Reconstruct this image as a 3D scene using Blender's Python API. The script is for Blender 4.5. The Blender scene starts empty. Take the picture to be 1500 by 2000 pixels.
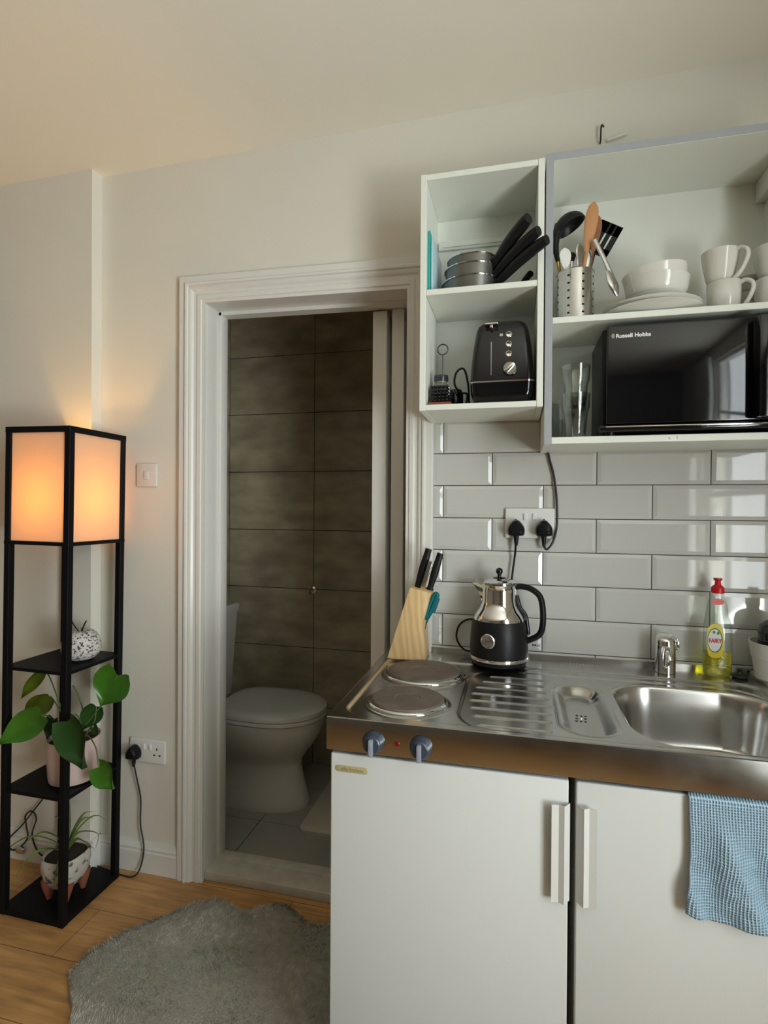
import bpy, bmesh, math, random
import numpy as np
from mathutils import Vector, Matrix, noise as mnoise
random.seed(7)
PI = math.pi
S = bpy.context.scene
COL = S.collection

# ------------------------------------------------------------------ camera
YAW, PITCH, ROLL = .2391, -.0063, .0066
r0 = Vector((math.cos(YAW), math.sin(YAW), 0)); y0 = Vector((-math.sin(YAW), math.cos(YAW), 0)); z0 = Vector((0, 0, 1))
fwd = y0*math.cos(PITCH) + z0*math.sin(PITCH); z1 = -y0*math.sin(PITCH) + z0*math.cos(PITCH)
right = r0*math.cos(ROLL) + z1*math.sin(ROLL); up = -r0*math.sin(ROLL) + z1*math.cos(ROLL)
cam = bpy.data.cameras.new('camera'); camo = bpy.data.objects.new('camera', cam); COL.objects.link(camo)
mw = Matrix.Identity(4)
for i in range(3):
    mw[i][0] = right[i]; mw[i][1] = up[i]; mw[i][2] = -fwd[i]
mw[0][3], mw[1][3], mw[2][3] = .0668, -1.7042, 1.3449
camo.matrix_world = mw
cam.sensor_fit = 'VERTICAL'; cam.sensor_height = 24; cam.lens = 1054.85/2000*24
cam.clip_start = .02
S.camera = camo
S.view_settings.view_transform = 'Standard'; S.view_settings.look = 'None'
S.view_settings.exposure = -.03; S.view_settings.gamma = 1.0
S.view_settings.use_curve_mapping = False

# ------------------------------------------------------------------ light: overcast sky outside the window, floor lamp bulb inside
W = bpy.data.worlds.new('world'); S.world = W; W.use_nodes = True
W.node_tree.nodes['Background'].inputs[0].default_value = (.80, .90, 1, 1)
W.node_tree.nodes['Background'].inputs[1].default_value = 2.2
def area(name, loc, rot, sx, sy, power, col):
    l = bpy.data.lights.new(name, 'AREA'); l.shape = 'RECTANGLE'; l.size = sx; l.size_y = sy; l.energy = power; l.color = col
    o = bpy.data.objects.new(name, l); o.location = loc; o.rotation_euler = rot; COL.objects.link(o); return o
# daylight through the window in the right wall
area('window_daylight', (1.50, -1.93, 1.45), (0, PI/2, 0), 1.85, 1.05, 62, (.93, .97, 1))
# added area light tilted upward to brighten the ceiling, standing in for ground bounce
area('upward_fill', (1.62, -1.93, .75), (0, PI/2+.85, 0), .9, 1.05, 78, (.96, 1, .93))

# ------------------------------------------------------------------ materials
def new_mat(name):
    m = bpy.data.materials.new(name); m.use_nodes = True
    return m, m.node_tree.nodes, m.node_tree.links, m.node_tree.nodes['Principled BSDF']
def mat(name, col, rough=.5, metal=0, trans=0, ior=1.45, coat=0, var=0, vscale=8, bump=0, bscale=60, emit=None, es=0, spec=.5, sss=0, alpha=1, stretch=None, rvar=0):
    m, N, L, b = new_mat(name)
    b.inputs['Base Color'].default_value = (*col, 1); b.inputs['Roughness'].default_value = rough
    b.inputs['Metallic'].default_value = metal; b.inputs['Transmission Weight'].default_value = trans
    b.inputs['IOR'].default_value = ior; b.inputs['Coat Weight'].default_value = coat
    b.inputs['Specular IOR Level'].default_value = spec; b.inputs['Alpha'].default_value = alpha
    if sss: b.inputs['Subsurface Weight'].default_value = sss; b.inputs['Subsurface Scale'].default_value = .01
    if emit: b.inputs['Emission Color'].default_value = (*emit, 1); b.inputs['Emission Strength'].default_value = es
    if var or bump or rvar:
        tc = N.new('ShaderNodeTexCoord'); mp = N.new('ShaderNodeMapping'); L.new(tc.outputs['Object'], mp.inputs[0])
        if stretch: mp.inputs['Scale'].default_value = stretch
    if var:
        n = N.new('ShaderNodeTexNoise'); n.inputs['Scale'].default_value = vscale; n.inputs['Detail'].default_value = 5
        L.new(mp.outputs[0], n.inputs['Vector'])
        r = N.new('ShaderNodeMapRange'); r.inputs[1].default_value = .3; r.inputs[2].default_value = .7
        r.inputs[3].default_value = 1-var; r.inputs[4].default_value = 1+var
        L.new(n.outputs['Fac'], r.inputs[0])
        mx = N.new('ShaderNodeVectorMath'); mx.operation = 'SCALE'; mx.inputs[0].default_value = col
        L.new(r.outputs[0], mx.inputs['Scale']); L.new(mx.outputs[0], b.inputs['Base Color'])
    if rvar:
        n = N.new('ShaderNodeTexNoise'); n.inputs['Scale'].default_value = vscale; n.inputs['Detail'].default_value = 4
        L.new(mp.outputs[0], n.inputs['Vector'])
        r = N.new('ShaderNodeMapRange'); r.inputs[1].default_value = .3; r.inputs[2].default_value = .7
        r.inputs[3].default_value = max(.02, rough-rvar); r.inputs[4].default_value = rough+rvar
        L.new(n.outputs['Fac'], r.inputs[0]); L.new(r.outputs[0], b.inputs['Roughness'])
    if bump:
        n = N.new('ShaderNodeTexNoise'); n.inputs['Scale'].default_value = bscale; n.inputs['Detail'].default_value = 4
        L.new(mp.outputs[0], n.inputs['Vector'])
        bp = N.new('ShaderNodeBump'); bp.inputs['Strength'].default_value = bump; bp.inputs['Distance'].default_value = .004
        L.new(n.outputs['Fac'], bp.inputs['Height']); L.new(bp.outputs[0], b.inputs['Normal'])
    return m

M = {}
M['wall'] = mat('wall_paint', (.76, .735, .655), .75, var=.02, vscale=3, bump=.08, bscale=120)
M['wall_dark'] = mat('bounce_damping_wall', (.26, .235, .20), .8, bump=.05, bscale=90)  # dark colour for the unseen left and rear walls, chosen to cut bounced light
M['ceiling'] = mat('ceiling_paint', (.86, .82, .72), .85, bump=.10, bscale=90)
M['gloss_white'] = mat('gloss_white_paint', (.76, .75, .71), .28, bump=.05, bscale=30)
M['sill'] = mat('worn_sill_paint', (.58, .55, .48), .45, var=.10, vscale=25, bump=.2, bscale=50)
M['tile'] = mat('grey_glazed_tile', (.60, .60, .57), .05, var=.02, vscale=2, coat=.3)
M['grout'] = mat('dark_grout', (.06, .055, .055), .85)
M['stone_tile'] = mat('brown_stone_tile', (.36, .31, .215), .20, var=.30, vscale=5, bump=.06, bscale=14, rvar=.06, stretch=(1, 1, 2.2))
M['bath_grout'] = mat('black_grout', (.012, .011, .010), .9)
M['floor_tile'] = mat('grey_floor_tile', (.34, .325, .29), .35, var=.08, vscale=4)
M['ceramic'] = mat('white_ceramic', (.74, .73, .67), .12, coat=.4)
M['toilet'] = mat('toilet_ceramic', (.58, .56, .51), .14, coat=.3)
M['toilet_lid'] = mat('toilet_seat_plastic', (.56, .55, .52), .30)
M['melamine'] = mat('white_melamine', (.80, .82, .75), .42, bump=.03, bscale=200)
M['melamine_shaded'] = mat('shaded_cabinet_edge', (.36, .38, .40), .5)  # shade on the wide cabinet's front edges, put into the colour
M['door_white'] = mat('white_cabinet_door', (.62, .635, .62), .33, bump=0)
M['handle_grey'] = mat('grey_plastic_handle', (.62, .62, .60), .4)
M['black_metal'] = mat('black_painted_wood', (.005, .005, .006), .5, spec=.15, bump=.04, bscale=80)
M['black_plastic'] = mat('black_plastic', (.008, .008, .009), .35, spec=.25)
M['black_gloss'] = mat('black_gloss', (.003, .0035, .005), .06, spec=.65)
M['black_matte'] = mat('black_matte', (.010, .010, .011), .40, spec=.3)
M['rubber'] = mat('black_rubber', (.02, .02, .02), .5)
M['chrome'] = mat('chrome', (.80, .80, .80), .06, metal=1)
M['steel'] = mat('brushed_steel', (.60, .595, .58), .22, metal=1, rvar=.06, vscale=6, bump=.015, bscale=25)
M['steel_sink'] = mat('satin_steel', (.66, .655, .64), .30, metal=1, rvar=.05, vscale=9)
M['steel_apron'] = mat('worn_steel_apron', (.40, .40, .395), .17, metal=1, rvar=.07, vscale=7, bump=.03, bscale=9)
M['cutlery'] = mat('polished_cutlery', (.62, .62, .62), .14, metal=1)
M['pan_metal'] = mat('grey_pan_metal', (.20, .195, .175), .32, metal=.8)
M['iron'] = mat('cast_iron_hotplate', (.155, .125, .105), .62, var=.22, vscale=22, bump=.1, bscale=200)
M['knob'] = mat('blue_grey_knob', (.035, .05, .075), .30)
M['knob_bar'] = mat('pale_knob_pointer', (.25, .27, .33), .35)
M['red_light'] = mat('dark_red_lens', (.18, .005, .008), .2)
M['gold_badge'] = mat('gold_badge', (.50, .44, .24), .35, metal=.3)
M['badge_ink'] = mat('badge_ink', (.20, .16, .05), .5)
M['wood_spoon'] = mat('wooden_spoon', (.50, .24, .10), .5, var=.18, vscale=18, stretch=(1, 1, .2))
M['wood_dark'] = mat('dark_wooden_spoon', (.30, .13, .05), .5, var=.2, vscale=18)
M['white_plastic'] = mat('white_plastic', (.74, .73, .70), .3)
M['switch_white'] = mat('wall_plate_white', (.72, .70, .66), .28)
M['socket_white'] = mat('socket_white', (.78, .78, .76), .28)
M['brass'] = mat('brass', (.65, .42, .12), .2, metal=1)
M['teal'] = mat('teal_plastic', (.0, .13, .16), .3)
M['teal_board'] = mat('teal_board', (.02, .40, .34), .4)
M['ice_board'] = mat('pale_blue_board', (.50, .66, .74), .4)
M['red_tin'] = mat('reddish_tin', (.32, .07, .035), .4)
M['green_glass'] = mat('smoky_glass', (.16, .17, .14), .1, coat=.5)
M['pink_pot'] = mat('pale_pink_ceramic', (.66, .50, .47), .35)
M['soil'] = mat('soil', (.03, .02, .014), .95, bump=.6, bscale=80)
M['leaf'] = mat('green_leaf', (.045, .15, .012), .30, var=.25, vscale=12, spec=.6)
M['leaf_dark'] = mat('dark_green_leaf', (.016, .055, .009), .38, var=.2, vscale=12)
M['leaf_yellow'] = mat('yellow_green_leaf', (.14, .20, .018), .35, var=.25, vscale=14)
M['stem'] = mat('plant_stem', (.10, .15, .05), .5)
M['vein'] = mat('leaf_vein', (.11, .24, .04), .4)
M['spider'] = mat('spider_plant_leaf', (.15, .22, .06), .45, var=.3, vscale=10)
M['terracotta'] = mat('terracotta', (.26, .085, .045), .7)
M['red_cap'] = mat('red_cap', (.60, .012, .02), .3)
M['label_yellow'] = mat('yellow_label', (.70, .55, .015), .35)
M['label_green'] = mat('green_label', (.05, .16, .02), .4)
M['label_white'] = mat('white_label', (.72, .74, .72), .4)
M['ink_red'] = mat('red_ink', (.55, .01, .02), .4)
M['ink_white'] = mat('white_ink', (.85, .86, .86), .5)
M['ink_black'] = mat('black_ink', (.02, .02, .02), .5)
M['soap_black'] = mat('black_soap_bottle', (.012, .012, .016), .08, coat=.6)
M['bath_mat'] = mat('cream_bath_mat', (.56, .52, .43), .95, bump=.8, bscale=250)
M['rug_base'] = mat('grey_fur_backing', (.38, .36, .31), .95, bump=.8, bscale=150)
M['bulb'] = mat('glowing_bulb', (1, .7, .35), .3, emit=(1, .50, .14), es=30)
M['curtain'] = mat('pale_grey_curtain', (.58, .57, .54), .9)
M['steel_dark'] = mat('dark_panel', (.05, .055, .06), .25, metal=.4)
M['mw_panel'] = mat('grey_control_panel', (.30, .30, .31), .30, metal=.7)
M['knife_steel'] = mat('knife_steel', (.72, .72, .70), .16, metal=1)
M['caulk'] = mat('white_caulk', (.66, .66, .63), .5)
M['yellow_liquid'] = mat('yellow_liquid', (.88, .80, .02), .05, trans=.85, ior=1.2)

def glassy(name, tint, gloss=.5, blend=.35):
    m, N, L, b = new_mat(name)
    N.remove(b); out = N['Material Output']
    t = N.new('ShaderNodeBsdfTransparent'); t.inputs[0].default_value = (*tint, 1)
    g = N.new('ShaderNodeBsdfGlossy'); g.inputs['Roughness'].default_value = .03
    lw = N.new('ShaderNodeLayerWeight'); lw.inputs[0].default_value = blend
    mr = N.new('ShaderNodeMapRange'); mr.inputs[3].default_value = .05; mr.inputs[4].default_value = gloss
    L.new(lw.outputs['Facing'], mr.inputs[0])
    mx = N.new('ShaderNodeMixShader'); L.new(mr.outputs[0], mx.inputs[0]); L.new(t.outputs[0], mx.inputs[1]); L.new(g.outputs[0], mx.inputs[2])
    L.new(mx.outputs[0], out.inputs[0]); return m
M['clear_plastic'] = glassy('clear_plastic', (.90, .93, .90), .45, .35)
M['tumbler'] = glassy('tumbler_glass', (.96, .98, .96), .6, .38)
M['pane'] = glassy('window_glass', (.97, .98, .98), .5, .2)

def shade_mat():
    m, N, L, b = new_mat('lamp_shade_fabric')
    N.remove(b); out = N['Material Output']
    d = N.new('ShaderNodeBsdfDiffuse'); d.inputs[0].default_value = (.74, .64, .50, 1)
    t = N.new('ShaderNodeBsdfTranslucent'); t.inputs[0].default_value = (.90, .68, .42, 1)
    mx = N.new('ShaderNodeMixShader'); mx.inputs[0].default_value = .36
    L.new(d.outputs[0], mx.inputs[1]); L.new(t.outputs[0], mx.inputs[2]); L.new(mx.outputs[0], out.inputs[0])
    return m
M['shade'] = shade_mat()

def wood_floor():
    m, N, L, b = new_mat('oak_laminate')
    tc = N.new('ShaderNodeTexCoord'); mp = N.new('ShaderNodeMapping'); L.new(tc.outputs['Object'], mp.inputs[0])
    mp.inputs['Location'].default_value = (.3, .07, 0)
    br = N.new('ShaderNodeTexBrick'); L.new(mp.outputs[0], br.inputs['Vector'])
    br.inputs['Scale'].default_value = 1; br.inputs['Brick Width'].default_value = .95; br.inputs['Row Height'].default_value = .19
    br.inputs['Mortar Size'].default_value = .0012; br.inputs['Mortar Smooth'].default_value = .2; br.offset = .37
    br.inputs['Color1'].default_value = (.58, .32, .125, 1); br.inputs['Color2'].default_value = (.46, .24, .08, 1)
    br.inputs['Mortar'].default_value = (.16, .08, .03, 1)
    mp2 = N.new('ShaderNodeMapping'); mp2.inputs['Scale'].default_value = (2.2, 22, 1); L.new(tc.outputs['Object'], mp2.inputs[0])
    n = N.new('ShaderNodeTexNoise'); n.inputs['Scale'].default_value = 2.2; n.inputs['Detail'].default_value = 7; n.inputs['Distortion'].default_value = .6
    L.new(mp2.outputs[0], n.inputs['Vector'])
    n2 = N.new('ShaderNodeTexNoise'); n2.inputs['Scale'].default_value = 7; n2.inputs['Detail'].default_value = 3
    L.new(tc.outputs['Object'], n2.inputs['Vector'])
    r = N.new('ShaderNodeMapRange'); r.inputs[1].default_value = .3; r.inputs[2].default_value = .7; r.inputs[3].default_value = .72; r.inputs[4].default_value = 1.2
    L.new(n.outputs['Fac'], r.inputs[0])
    r2 = N.new('ShaderNodeMapRange'); r2.inputs[1].default_value = .3; r2.inputs[2].default_value = .7; r2.inputs[3].default_value = .85; r2.inputs[4].default_value = 1.12
    L.new(n2.outputs['Fac'], r2.inputs[0])
    mu = N.new('ShaderNodeMath'); mu.operation = 'MULTIPLY'; L.new(r.outputs[0], mu.inputs[0]); L.new(r2.outputs[0], mu.inputs[1])
    sc = N.new('ShaderNodeVectorMath'); sc.operation = 'SCALE'; L.new(br.outputs['Color'], sc.inputs[0]); L.new(mu.outputs[0], sc.inputs['Scale'])
    L.new(sc.outputs[0], b.inputs['Base Color']); b.inputs['Roughness'].default_value = .38
    return m
M['floor'] = wood_floor()

def pine():
    m, N, L, b = new_mat('pine_block')
    tc = N.new('ShaderNodeTexCoord'); mp = N.new('ShaderNodeMapping'); L.new(tc.outputs['Object'], mp.inputs[0])
    mp.inputs['Rotation'].default_value = (0, .35, 0); mp.inputs['Scale'].default_value = (1, 1, .22)
    w = N.new('ShaderNodeTexWave'); w.inputs['Scale'].default_value = 17; w.inputs['Distortion'].default_value = 6; w.inputs['Detail'].default_value = 2; w.inputs['Detail Scale'].default_value = 1.6
    L.new(mp.outputs[0], w.inputs['Vector'])
    cr = N.new('ShaderNodeValToRGB'); cr.color_ramp.elements[0].color = (.68, .45, .21, 1); cr.color_ramp.elements[1].color = (.80, .58, .31, 1)
    L.new(w.outputs['Fac'], cr.inputs[0]); L.new(cr.outputs[0], b.inputs['Base Color']); b.inputs['Roughness'].default_value = .45
    return m
M['pine'] = pine()

def speckle(name, base, dark, scale, thr):
    m, N, L, b = new_mat(name)
    tc = N.new('ShaderNodeTexCoord'); n = N.new('ShaderNodeTexNoise'); n.inputs['Scale'].default_value = scale; n.inputs['Detail'].default_value = 3
    L.new(tc.outputs['Object'], n.inputs['Vector'])
    cr = N.new('ShaderNodeValToRGB'); cr.color_ramp.elements[0].position = thr; cr.color_ramp.elements[0].color = (*dark, 1)
    cr.color_ramp.elements[1].position = thr+.07; cr.color_ramp.elements[1].color = (*base, 1)
    L.new(n.outputs['Fac'], cr.inputs[0]); L.new(cr.outputs[0], b.inputs['Base Color']); b.inputs['Roughness'].default_value = .7
    bp = N.new('ShaderNodeBump'); bp.inputs['Distance'].default_value = .003; L.new(n.outputs['Fac'], bp.inputs['Height']); L.new(bp.outputs[0], b.inputs['Normal'])
    return m
M['apple'] = speckle('speckled_pumice', (.66, .63, .60), (.06, .05, .05), 150, .40)
M['planter'] = speckle('weathered_white_glaze', (.50, .47, .42), (.10, .09, .08), 30, .36)

def waffle():
    m, N, L, b = new_mat('blue_waffle_cotton')
    tc = N.new('ShaderNodeTexCoord'); sep = N.new('ShaderNodeSeparateXYZ'); L.new(tc.outputs['UV'], sep.inputs[0])
    def tri(sock):
        a = N.new('ShaderNodeMath'); a.operation = 'SINE'; L.new(sock, a.inputs[0])
        c = N.new('ShaderNodeMath'); c.operation = 'ABSOLUTE'; L.new(a.outputs[0], c.inputs[0]); return c
    def mulc(sock, k):
        a = N.new('ShaderNodeMath'); a.operation = 'MULTIPLY'; a.inputs[1].default_value = k; L.new(sock, a.inputs[0]); return a.outputs[0]
    a = tri(mulc(sep.outputs[0], PI/.0050)); c = tri(mulc(sep.outputs[1], PI/.0050))
    p = N.new('ShaderNodeMath'); p.operation = 'MULTIPLY'; L.new(a.outputs[0], p.inputs[0]); L.new(c.outputs[0], p.inputs[1])
    cr = N.new('ShaderNodeValToRGB'); cr.color_ramp.elements[0].color = (.42, .60, .74, 1); cr.color_ramp.elements[1].color = (.17, .29, .40, 1)
    cr.color_ramp.elements[0].position = .3; cr.color_ramp.elements[1].position = .95
    L.new(p.outputs[0], cr.inputs[0]); L.new(cr.outputs[0], b.inputs['Base Color']); b.inputs['Roughness'].default_value = .95
    inv = N.new('ShaderNodeMath'); inv.operation = 'SUBTRACT'; inv.inputs[0].default_value = 1; L.new(p.outputs[0], inv.inputs[1])
    bp = N.new('ShaderNodeBump'); bp.inputs['Distance'].default_value = .003; L.new(inv.outputs[0], bp.inputs['Height']); L.new(bp.outputs[0], b.inputs['Normal'])
    return m
M['waffle'] = waffle()

def fur():
    m, N, L, b = new_mat('grey_fur')
    tc = N.new('ShaderNodeTexCoord'); n = N.new('ShaderNodeTexNoise'); n.inputs['Scale'].default_value = 40; L.new(tc.outputs['Object'], n.inputs['Vector'])
    cr = N.new('ShaderNodeValToRGB'); cr.color_ramp.elements[0].color = (.36, .335, .28, 1); cr.color_ramp.elements[1].color = (.64, .62, .55, 1)
    cr.color_ramp.elements[0].position = .3; cr.color_ramp.elements[1].position = .7
    L.new(n.outputs['Fac'], cr.inputs[0]); L.new(cr.outputs[0], b.inputs['Base Color']); b.inputs['Roughness'].default_value = .9
    return m
M['fur'] = fur()

# ------------------------------------------------------------------ mesh helpers (world coordinates in, objects re-based on their parent)
def merge(bm, t, Mx=None):
    if Mx is not None: bmesh.ops.transform(t, matrix=Mx, verts=t.verts)
    me = bpy.data.meshes.new('tmp'); t.to_mesh(me); t.free(); bm.from_mesh(me); bpy.data.meshes.remove(me)
def box(bm, x0, x1, y0, y1, z0, z1, bev=0, seg=2, Mx=None):
    t = bmesh.new(); bmesh.ops.create_cube(t, size=1)
    for v in t.verts:
        v.co = Vector((x0+(v.co.x+.5)*(x1-x0), y0+(v.co.y+.5)*(y1-y0), z0+(v.co.z+.5)*(z1-z0)))
    if bev: bmesh.ops.bevel(t, geom=list(t.edges), offset=bev, segments=seg, affect='EDGES', profile=.5)
    merge(bm, t, Mx)
def loft(bm, rings, closed=True, cap0=True, cap1=True, Mx=None, loop=False):
    t = bmesh.new(); R = [[t.verts.new(Vector(p)) for p in r] for r in rings]
    n = len(R[0]); m = len(R)
    for i in range(m if loop else m-1):
        a = R[i]; b2 = R[(i+1) % m]
        for k in range(n if closed else n-1):
            try: t.faces.new((a[k], a[(k+1) % n], b2[(k+1) % n], b2[k]))
            except ValueError: pass
    if closed and cap0 and not loop: t.faces.new(list(reversed(R[0])))
    if closed and cap1 and not loop: t.faces.new(R[-1])
    bmesh.ops.recalc_face_normals(t, faces=t.faces)
    merge(bm, t, Mx)
def lathe(bm, prof, c=(0, 0, 0), n=40, Mx=None, sx=1, sy=1):
    rings = []
    for r, z in prof:
        r = max(r, 1e-5)
        rings.append([(c[0]+sx*r*math.cos(2*PI*k/n), c[1]+sy*r*math.sin(2*PI*k/n), c[2]+z) for k in range(n)])
    loft(bm, rings, Mx=Mx)
def catmull(pts, sub=6, closed=False):
    P = [Vector(p) for p in pts]; out = []; n = len(P)
    rng = range(n) if closed else range(n-1)
    for i in rng:
        if closed: p0, p1, p2, p3 = P[(i-1) % n], P[i], P[(i+1) % n], P[(i+2) % n]
        else: p0, p1, p2, p3 = P[max(i-1, 0)], P[i], P[i+1], P[min(i+2, n-1)]
        for k in range(sub):
            t = k/sub
            out.append(.5*((2*p1)+(-p0+p2)*t+(2*p0-5*p1+4*p2-p3)*t*t+(-p0+3*p1-3*p2+p3)*t**3))
    if not closed: out.append(P[-1])
    return out
def tube(bm, pts, r, n=10, sub=6, closed=False, sx=1, smooth=True, upv=None, Mx=None):
    P = catmull(pts, sub, closed) if smooth else [Vector(p) for p in pts]
    m = len(P); rings = []; prev = None
    for i, p in enumerate(P):
        a = P[(i-1) % m] if (closed or i > 0) else P[i]; b2 = P[(i+1) % m] if (closed or i < m-1) else P[i]
        d = (b2-a); d = d.normalized() if d.length > 1e-9 else Vector((0, 0, 1))
        if prev is None:
            u = Vector(upv) if upv else (Vector((0, 0, 1)) if abs(d.z) < .9 else Vector((1, 0, 0)))
        else: u = prev
        u = (u-d*u.dot(d)).normalized(); v = d.cross(u); prev = u
        rr = r if not callable(r) else r(i/(m-1))
        rings.append([p+u*rr*math.cos(2*PI*k/n)+v*rr*sx*math.sin(2*PI*k/n) for k in range(n)])
    loft(bm, rings, loop=closed, Mx=Mx)
def prism(bm, pts, a0, a1, axis='y', bev=0, seg=2, Mx=None):
    def P(p, a): return {'y': (p[0], a, p[1]), 'x': (a, p[0], p[1]), 'z': (p[0], p[1], a)}[axis]
    t = bmesh.new(); A = [t.verts.new(P(p, a0)) for p in pts]; B = [t.verts.new(P(p, a1)) for p in pts]; n = len(pts)
    t.faces.new(A); t.faces.new(list(reversed(B)))
    for k in range(n): t.faces.new((A[k], B[k], B[(k+1) % n], A[(k+1) % n]))
    bmesh.ops.recalc_face_normals(t, faces=t.faces)
    if bev: bmesh.ops.bevel(t, geom=list(t.edges), offset=bev, segments=seg, affect='EDGES', profile=.5)
    merge(bm, t, Mx)
def rrect(x0, x1, y0, y1, r, n=6):
    out = []
    for cx, cy, a in ((x1-r, y1-r, 0), (x0+r, y1-r, PI/2), (x0+r, y0+r, PI), (x1-r, y0+r, 3*PI/2)):
        for k in range(n+1): out.append((cx+r*math.cos(a+PI/2*k/n), cy+r*math.sin(a+PI/2*k/n)))
    return out
def sup(cx, cy, a, b, e=2.5, n=48):
    out = []
    for k in range(n):
        t = 2*PI*k/n; c, s = math.cos(t), math.sin(t)
        out.append((cx+a*math.copysign(abs(c)**(2/e), c), cy+b*math.copysign(abs(s)**(2/e), s)))
    return out
def obj(name, bm, m, parent=None, ang=35, label=None, origin=None):
    org = Vector(parent['_o']) if parent is not None else (Vector(origin) if origin else None)
    if isinstance(bm, bpy.types.Mesh): me = bm
    else:
        me = bpy.data.meshes.new(name)
        if org is None:
            xs = [v.co for v in bm.verts]
            org = Vector(((min(v.x for v in xs)+max(v.x for v in xs))/2, (min(v.y for v in xs)+max(v.y for v in xs))/2, min(v.z for v in xs)))
        bmesh.ops.translate(bm, vec=-org, verts=bm.verts)
        bm.to_mesh(me); bm.free()
    for p in me.polygons: p.use_smooth = True
    me.set_sharp_from_angle(angle=math.radians(ang))
    me.materials.append(M[m] if isinstance(m, str) else m)
    o = bpy.data.objects.new(name, me); COL.objects.link(o)
    if parent is not None: o.parent = parent
    else: o.location = org
    o['_o'] = tuple(org)
    if label: o['label'] = label
    return o
def thing(name, label, cat, loc, group=None):
    o = bpy.data.objects.new(name, None); COL.objects.link(o); o.location = loc; o.empty_display_size = .05
    o['_o'] = tuple(loc); o['label'] = label; o['category'] = cat
    if group: o['group'] = group
    return o
def tag(o, label, cat, group=None):
    o['label'] = label; o['category'] = cat
    if group: o['group'] = group
    return o
def struct(name, bm, m, parent=None, ang=35, label=None):
    o = obj(name, bm, m, parent, ang)
    if parent is None: o['kind'] = 'structure'
    if label: o['label'] = label
    return o
def dup(root, loc, label=None):
    r = root.copy(); COL.objects.link(r); r.location = loc
    if label: r['label'] = label
    for ch in list(root.children):
        c = ch.copy(); COL.objects.link(c); c.parent = r
        for g in list(ch.children):
            d = g.copy(); COL.objects.link(d); d.parent = c
    return r
def B(): return bmesh.new()
def text_bm(s, size, Mx, ext=.0003, bold=0.0):
    cu = bpy.data.curves.new('t', 'FONT'); cu.body = s; cu.size = size; cu.extrude = ext; cu.offset = bold; cu.resolution_u = 3
    o = bpy.data.objects.new('t', cu); COL.objects.link(o)
    dg = bpy.context.evaluated_depsgraph_get(); me = bpy.data.meshes.new_from_object(o.evaluated_get(dg))
    bm = bmesh.new(); bm.from_mesh(me); bmesh.ops.transform(bm, matrix=Mx, verts=bm.verts)
    bpy.data.objects.remove(o); bpy.data.curves.remove(cu); bpy.data.meshes.remove(me); return bm
def face_front(x, y, z, sx=1, rz=0):  # text plane standing up, facing -y
    return Matrix.Translation((x, y, z)) @ Matrix.Rotation(rz, 4, 'Z') @ Matrix.Rotation(PI/2, 4, 'X') @ Matrix.Scale(sx, 4, (1, 0, 0))

# ------------------------------------------------------------------ the room
FZ = .02      # floor level
DL, DR = -1.015, -.258          # rough door opening
def ceil_z(x): return 2.590 + .0157*x
bm = B(); box(bm, -3.2, 1.3, -4.2, .002, FZ-.05, FZ); box(bm, DL, DR, .001, .126, FZ-.05, FZ-.0005); struct('floor', bm, 'floor')
bm = B(); prism(bm, [(-3.2, ceil_z(-3.2)), (1.3, ceil_z(1.3)), (1.3, 2.75), (-3.2, 2.75)], -4.2, .12); struct('ceiling', bm, 'ceiling')
bm = B()
box(bm, -1.6, DL, 0, .12, 0, 2.66); box(bm, DR, 1.45, 0, .12, 0, 2.66); box(bm, DL, DR, 0, .12, 2.075, 2.66)
struct('wall_back', bm, 'wall')
bm = B(); box(bm, -3.2, -1.432, -.05, -.0005, 0, 2.62); struct('wall_chimney', bm, 'wall')
bm = B(); box(bm, -3.35, -3.2, -4.2, .12, 0, 2.70); struct('wall_left', bm, 'wall_dark')
# right wall with a window opening
WY0, WY1, WZ0, WZ1 = -2.42, -1.44, .55, 2.36
bm = B()
box(bm, 1.3, 1.45, -4.2, WY0, 0, 2.70); box(bm, 1.3, 1.45, WY1, 0, 0, 2.70)
box(bm, 1.3, 1.45, WY0, WY1, 0, WZ0); box(bm, 1.3, 1.45, WY0, WY1, WZ1, 2.70)
struct('wall_right', bm, 'wall')
bm = B(); box(bm, -3.2, 1.3, -4.35, -4.2, 0, 2.70)
struct('wall_rear', bm, 'wall_dark')
# windows: timber sash frames and panes
bm = B(); f = .045
for a, b_ in ((WY0, WY0+f), (WY1-f, WY1)): box(bm, 1.34, 1.39, a, b_, WZ0, WZ1, .004)
for a in (WZ0, WZ1-f, (WZ0+WZ1)/2-f/2): box(bm, 1.335, 1.385, WY0, WY1, a, a+f, .004)
w1 = struct('window_1', bm, 'gloss_white')
bm = B(); box(bm, 1.36, 1.364, WY0+f, WY1-f, WZ0+f, WZ1-f); struct('pane', bm, 'pane', w1)
bm = B(); box(bm, 1.22, 1.36, WY0-.05, WY1+.05, WZ0-.035, WZ0, .006); struct('window_sill', bm, 'gloss_white', w1)
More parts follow.
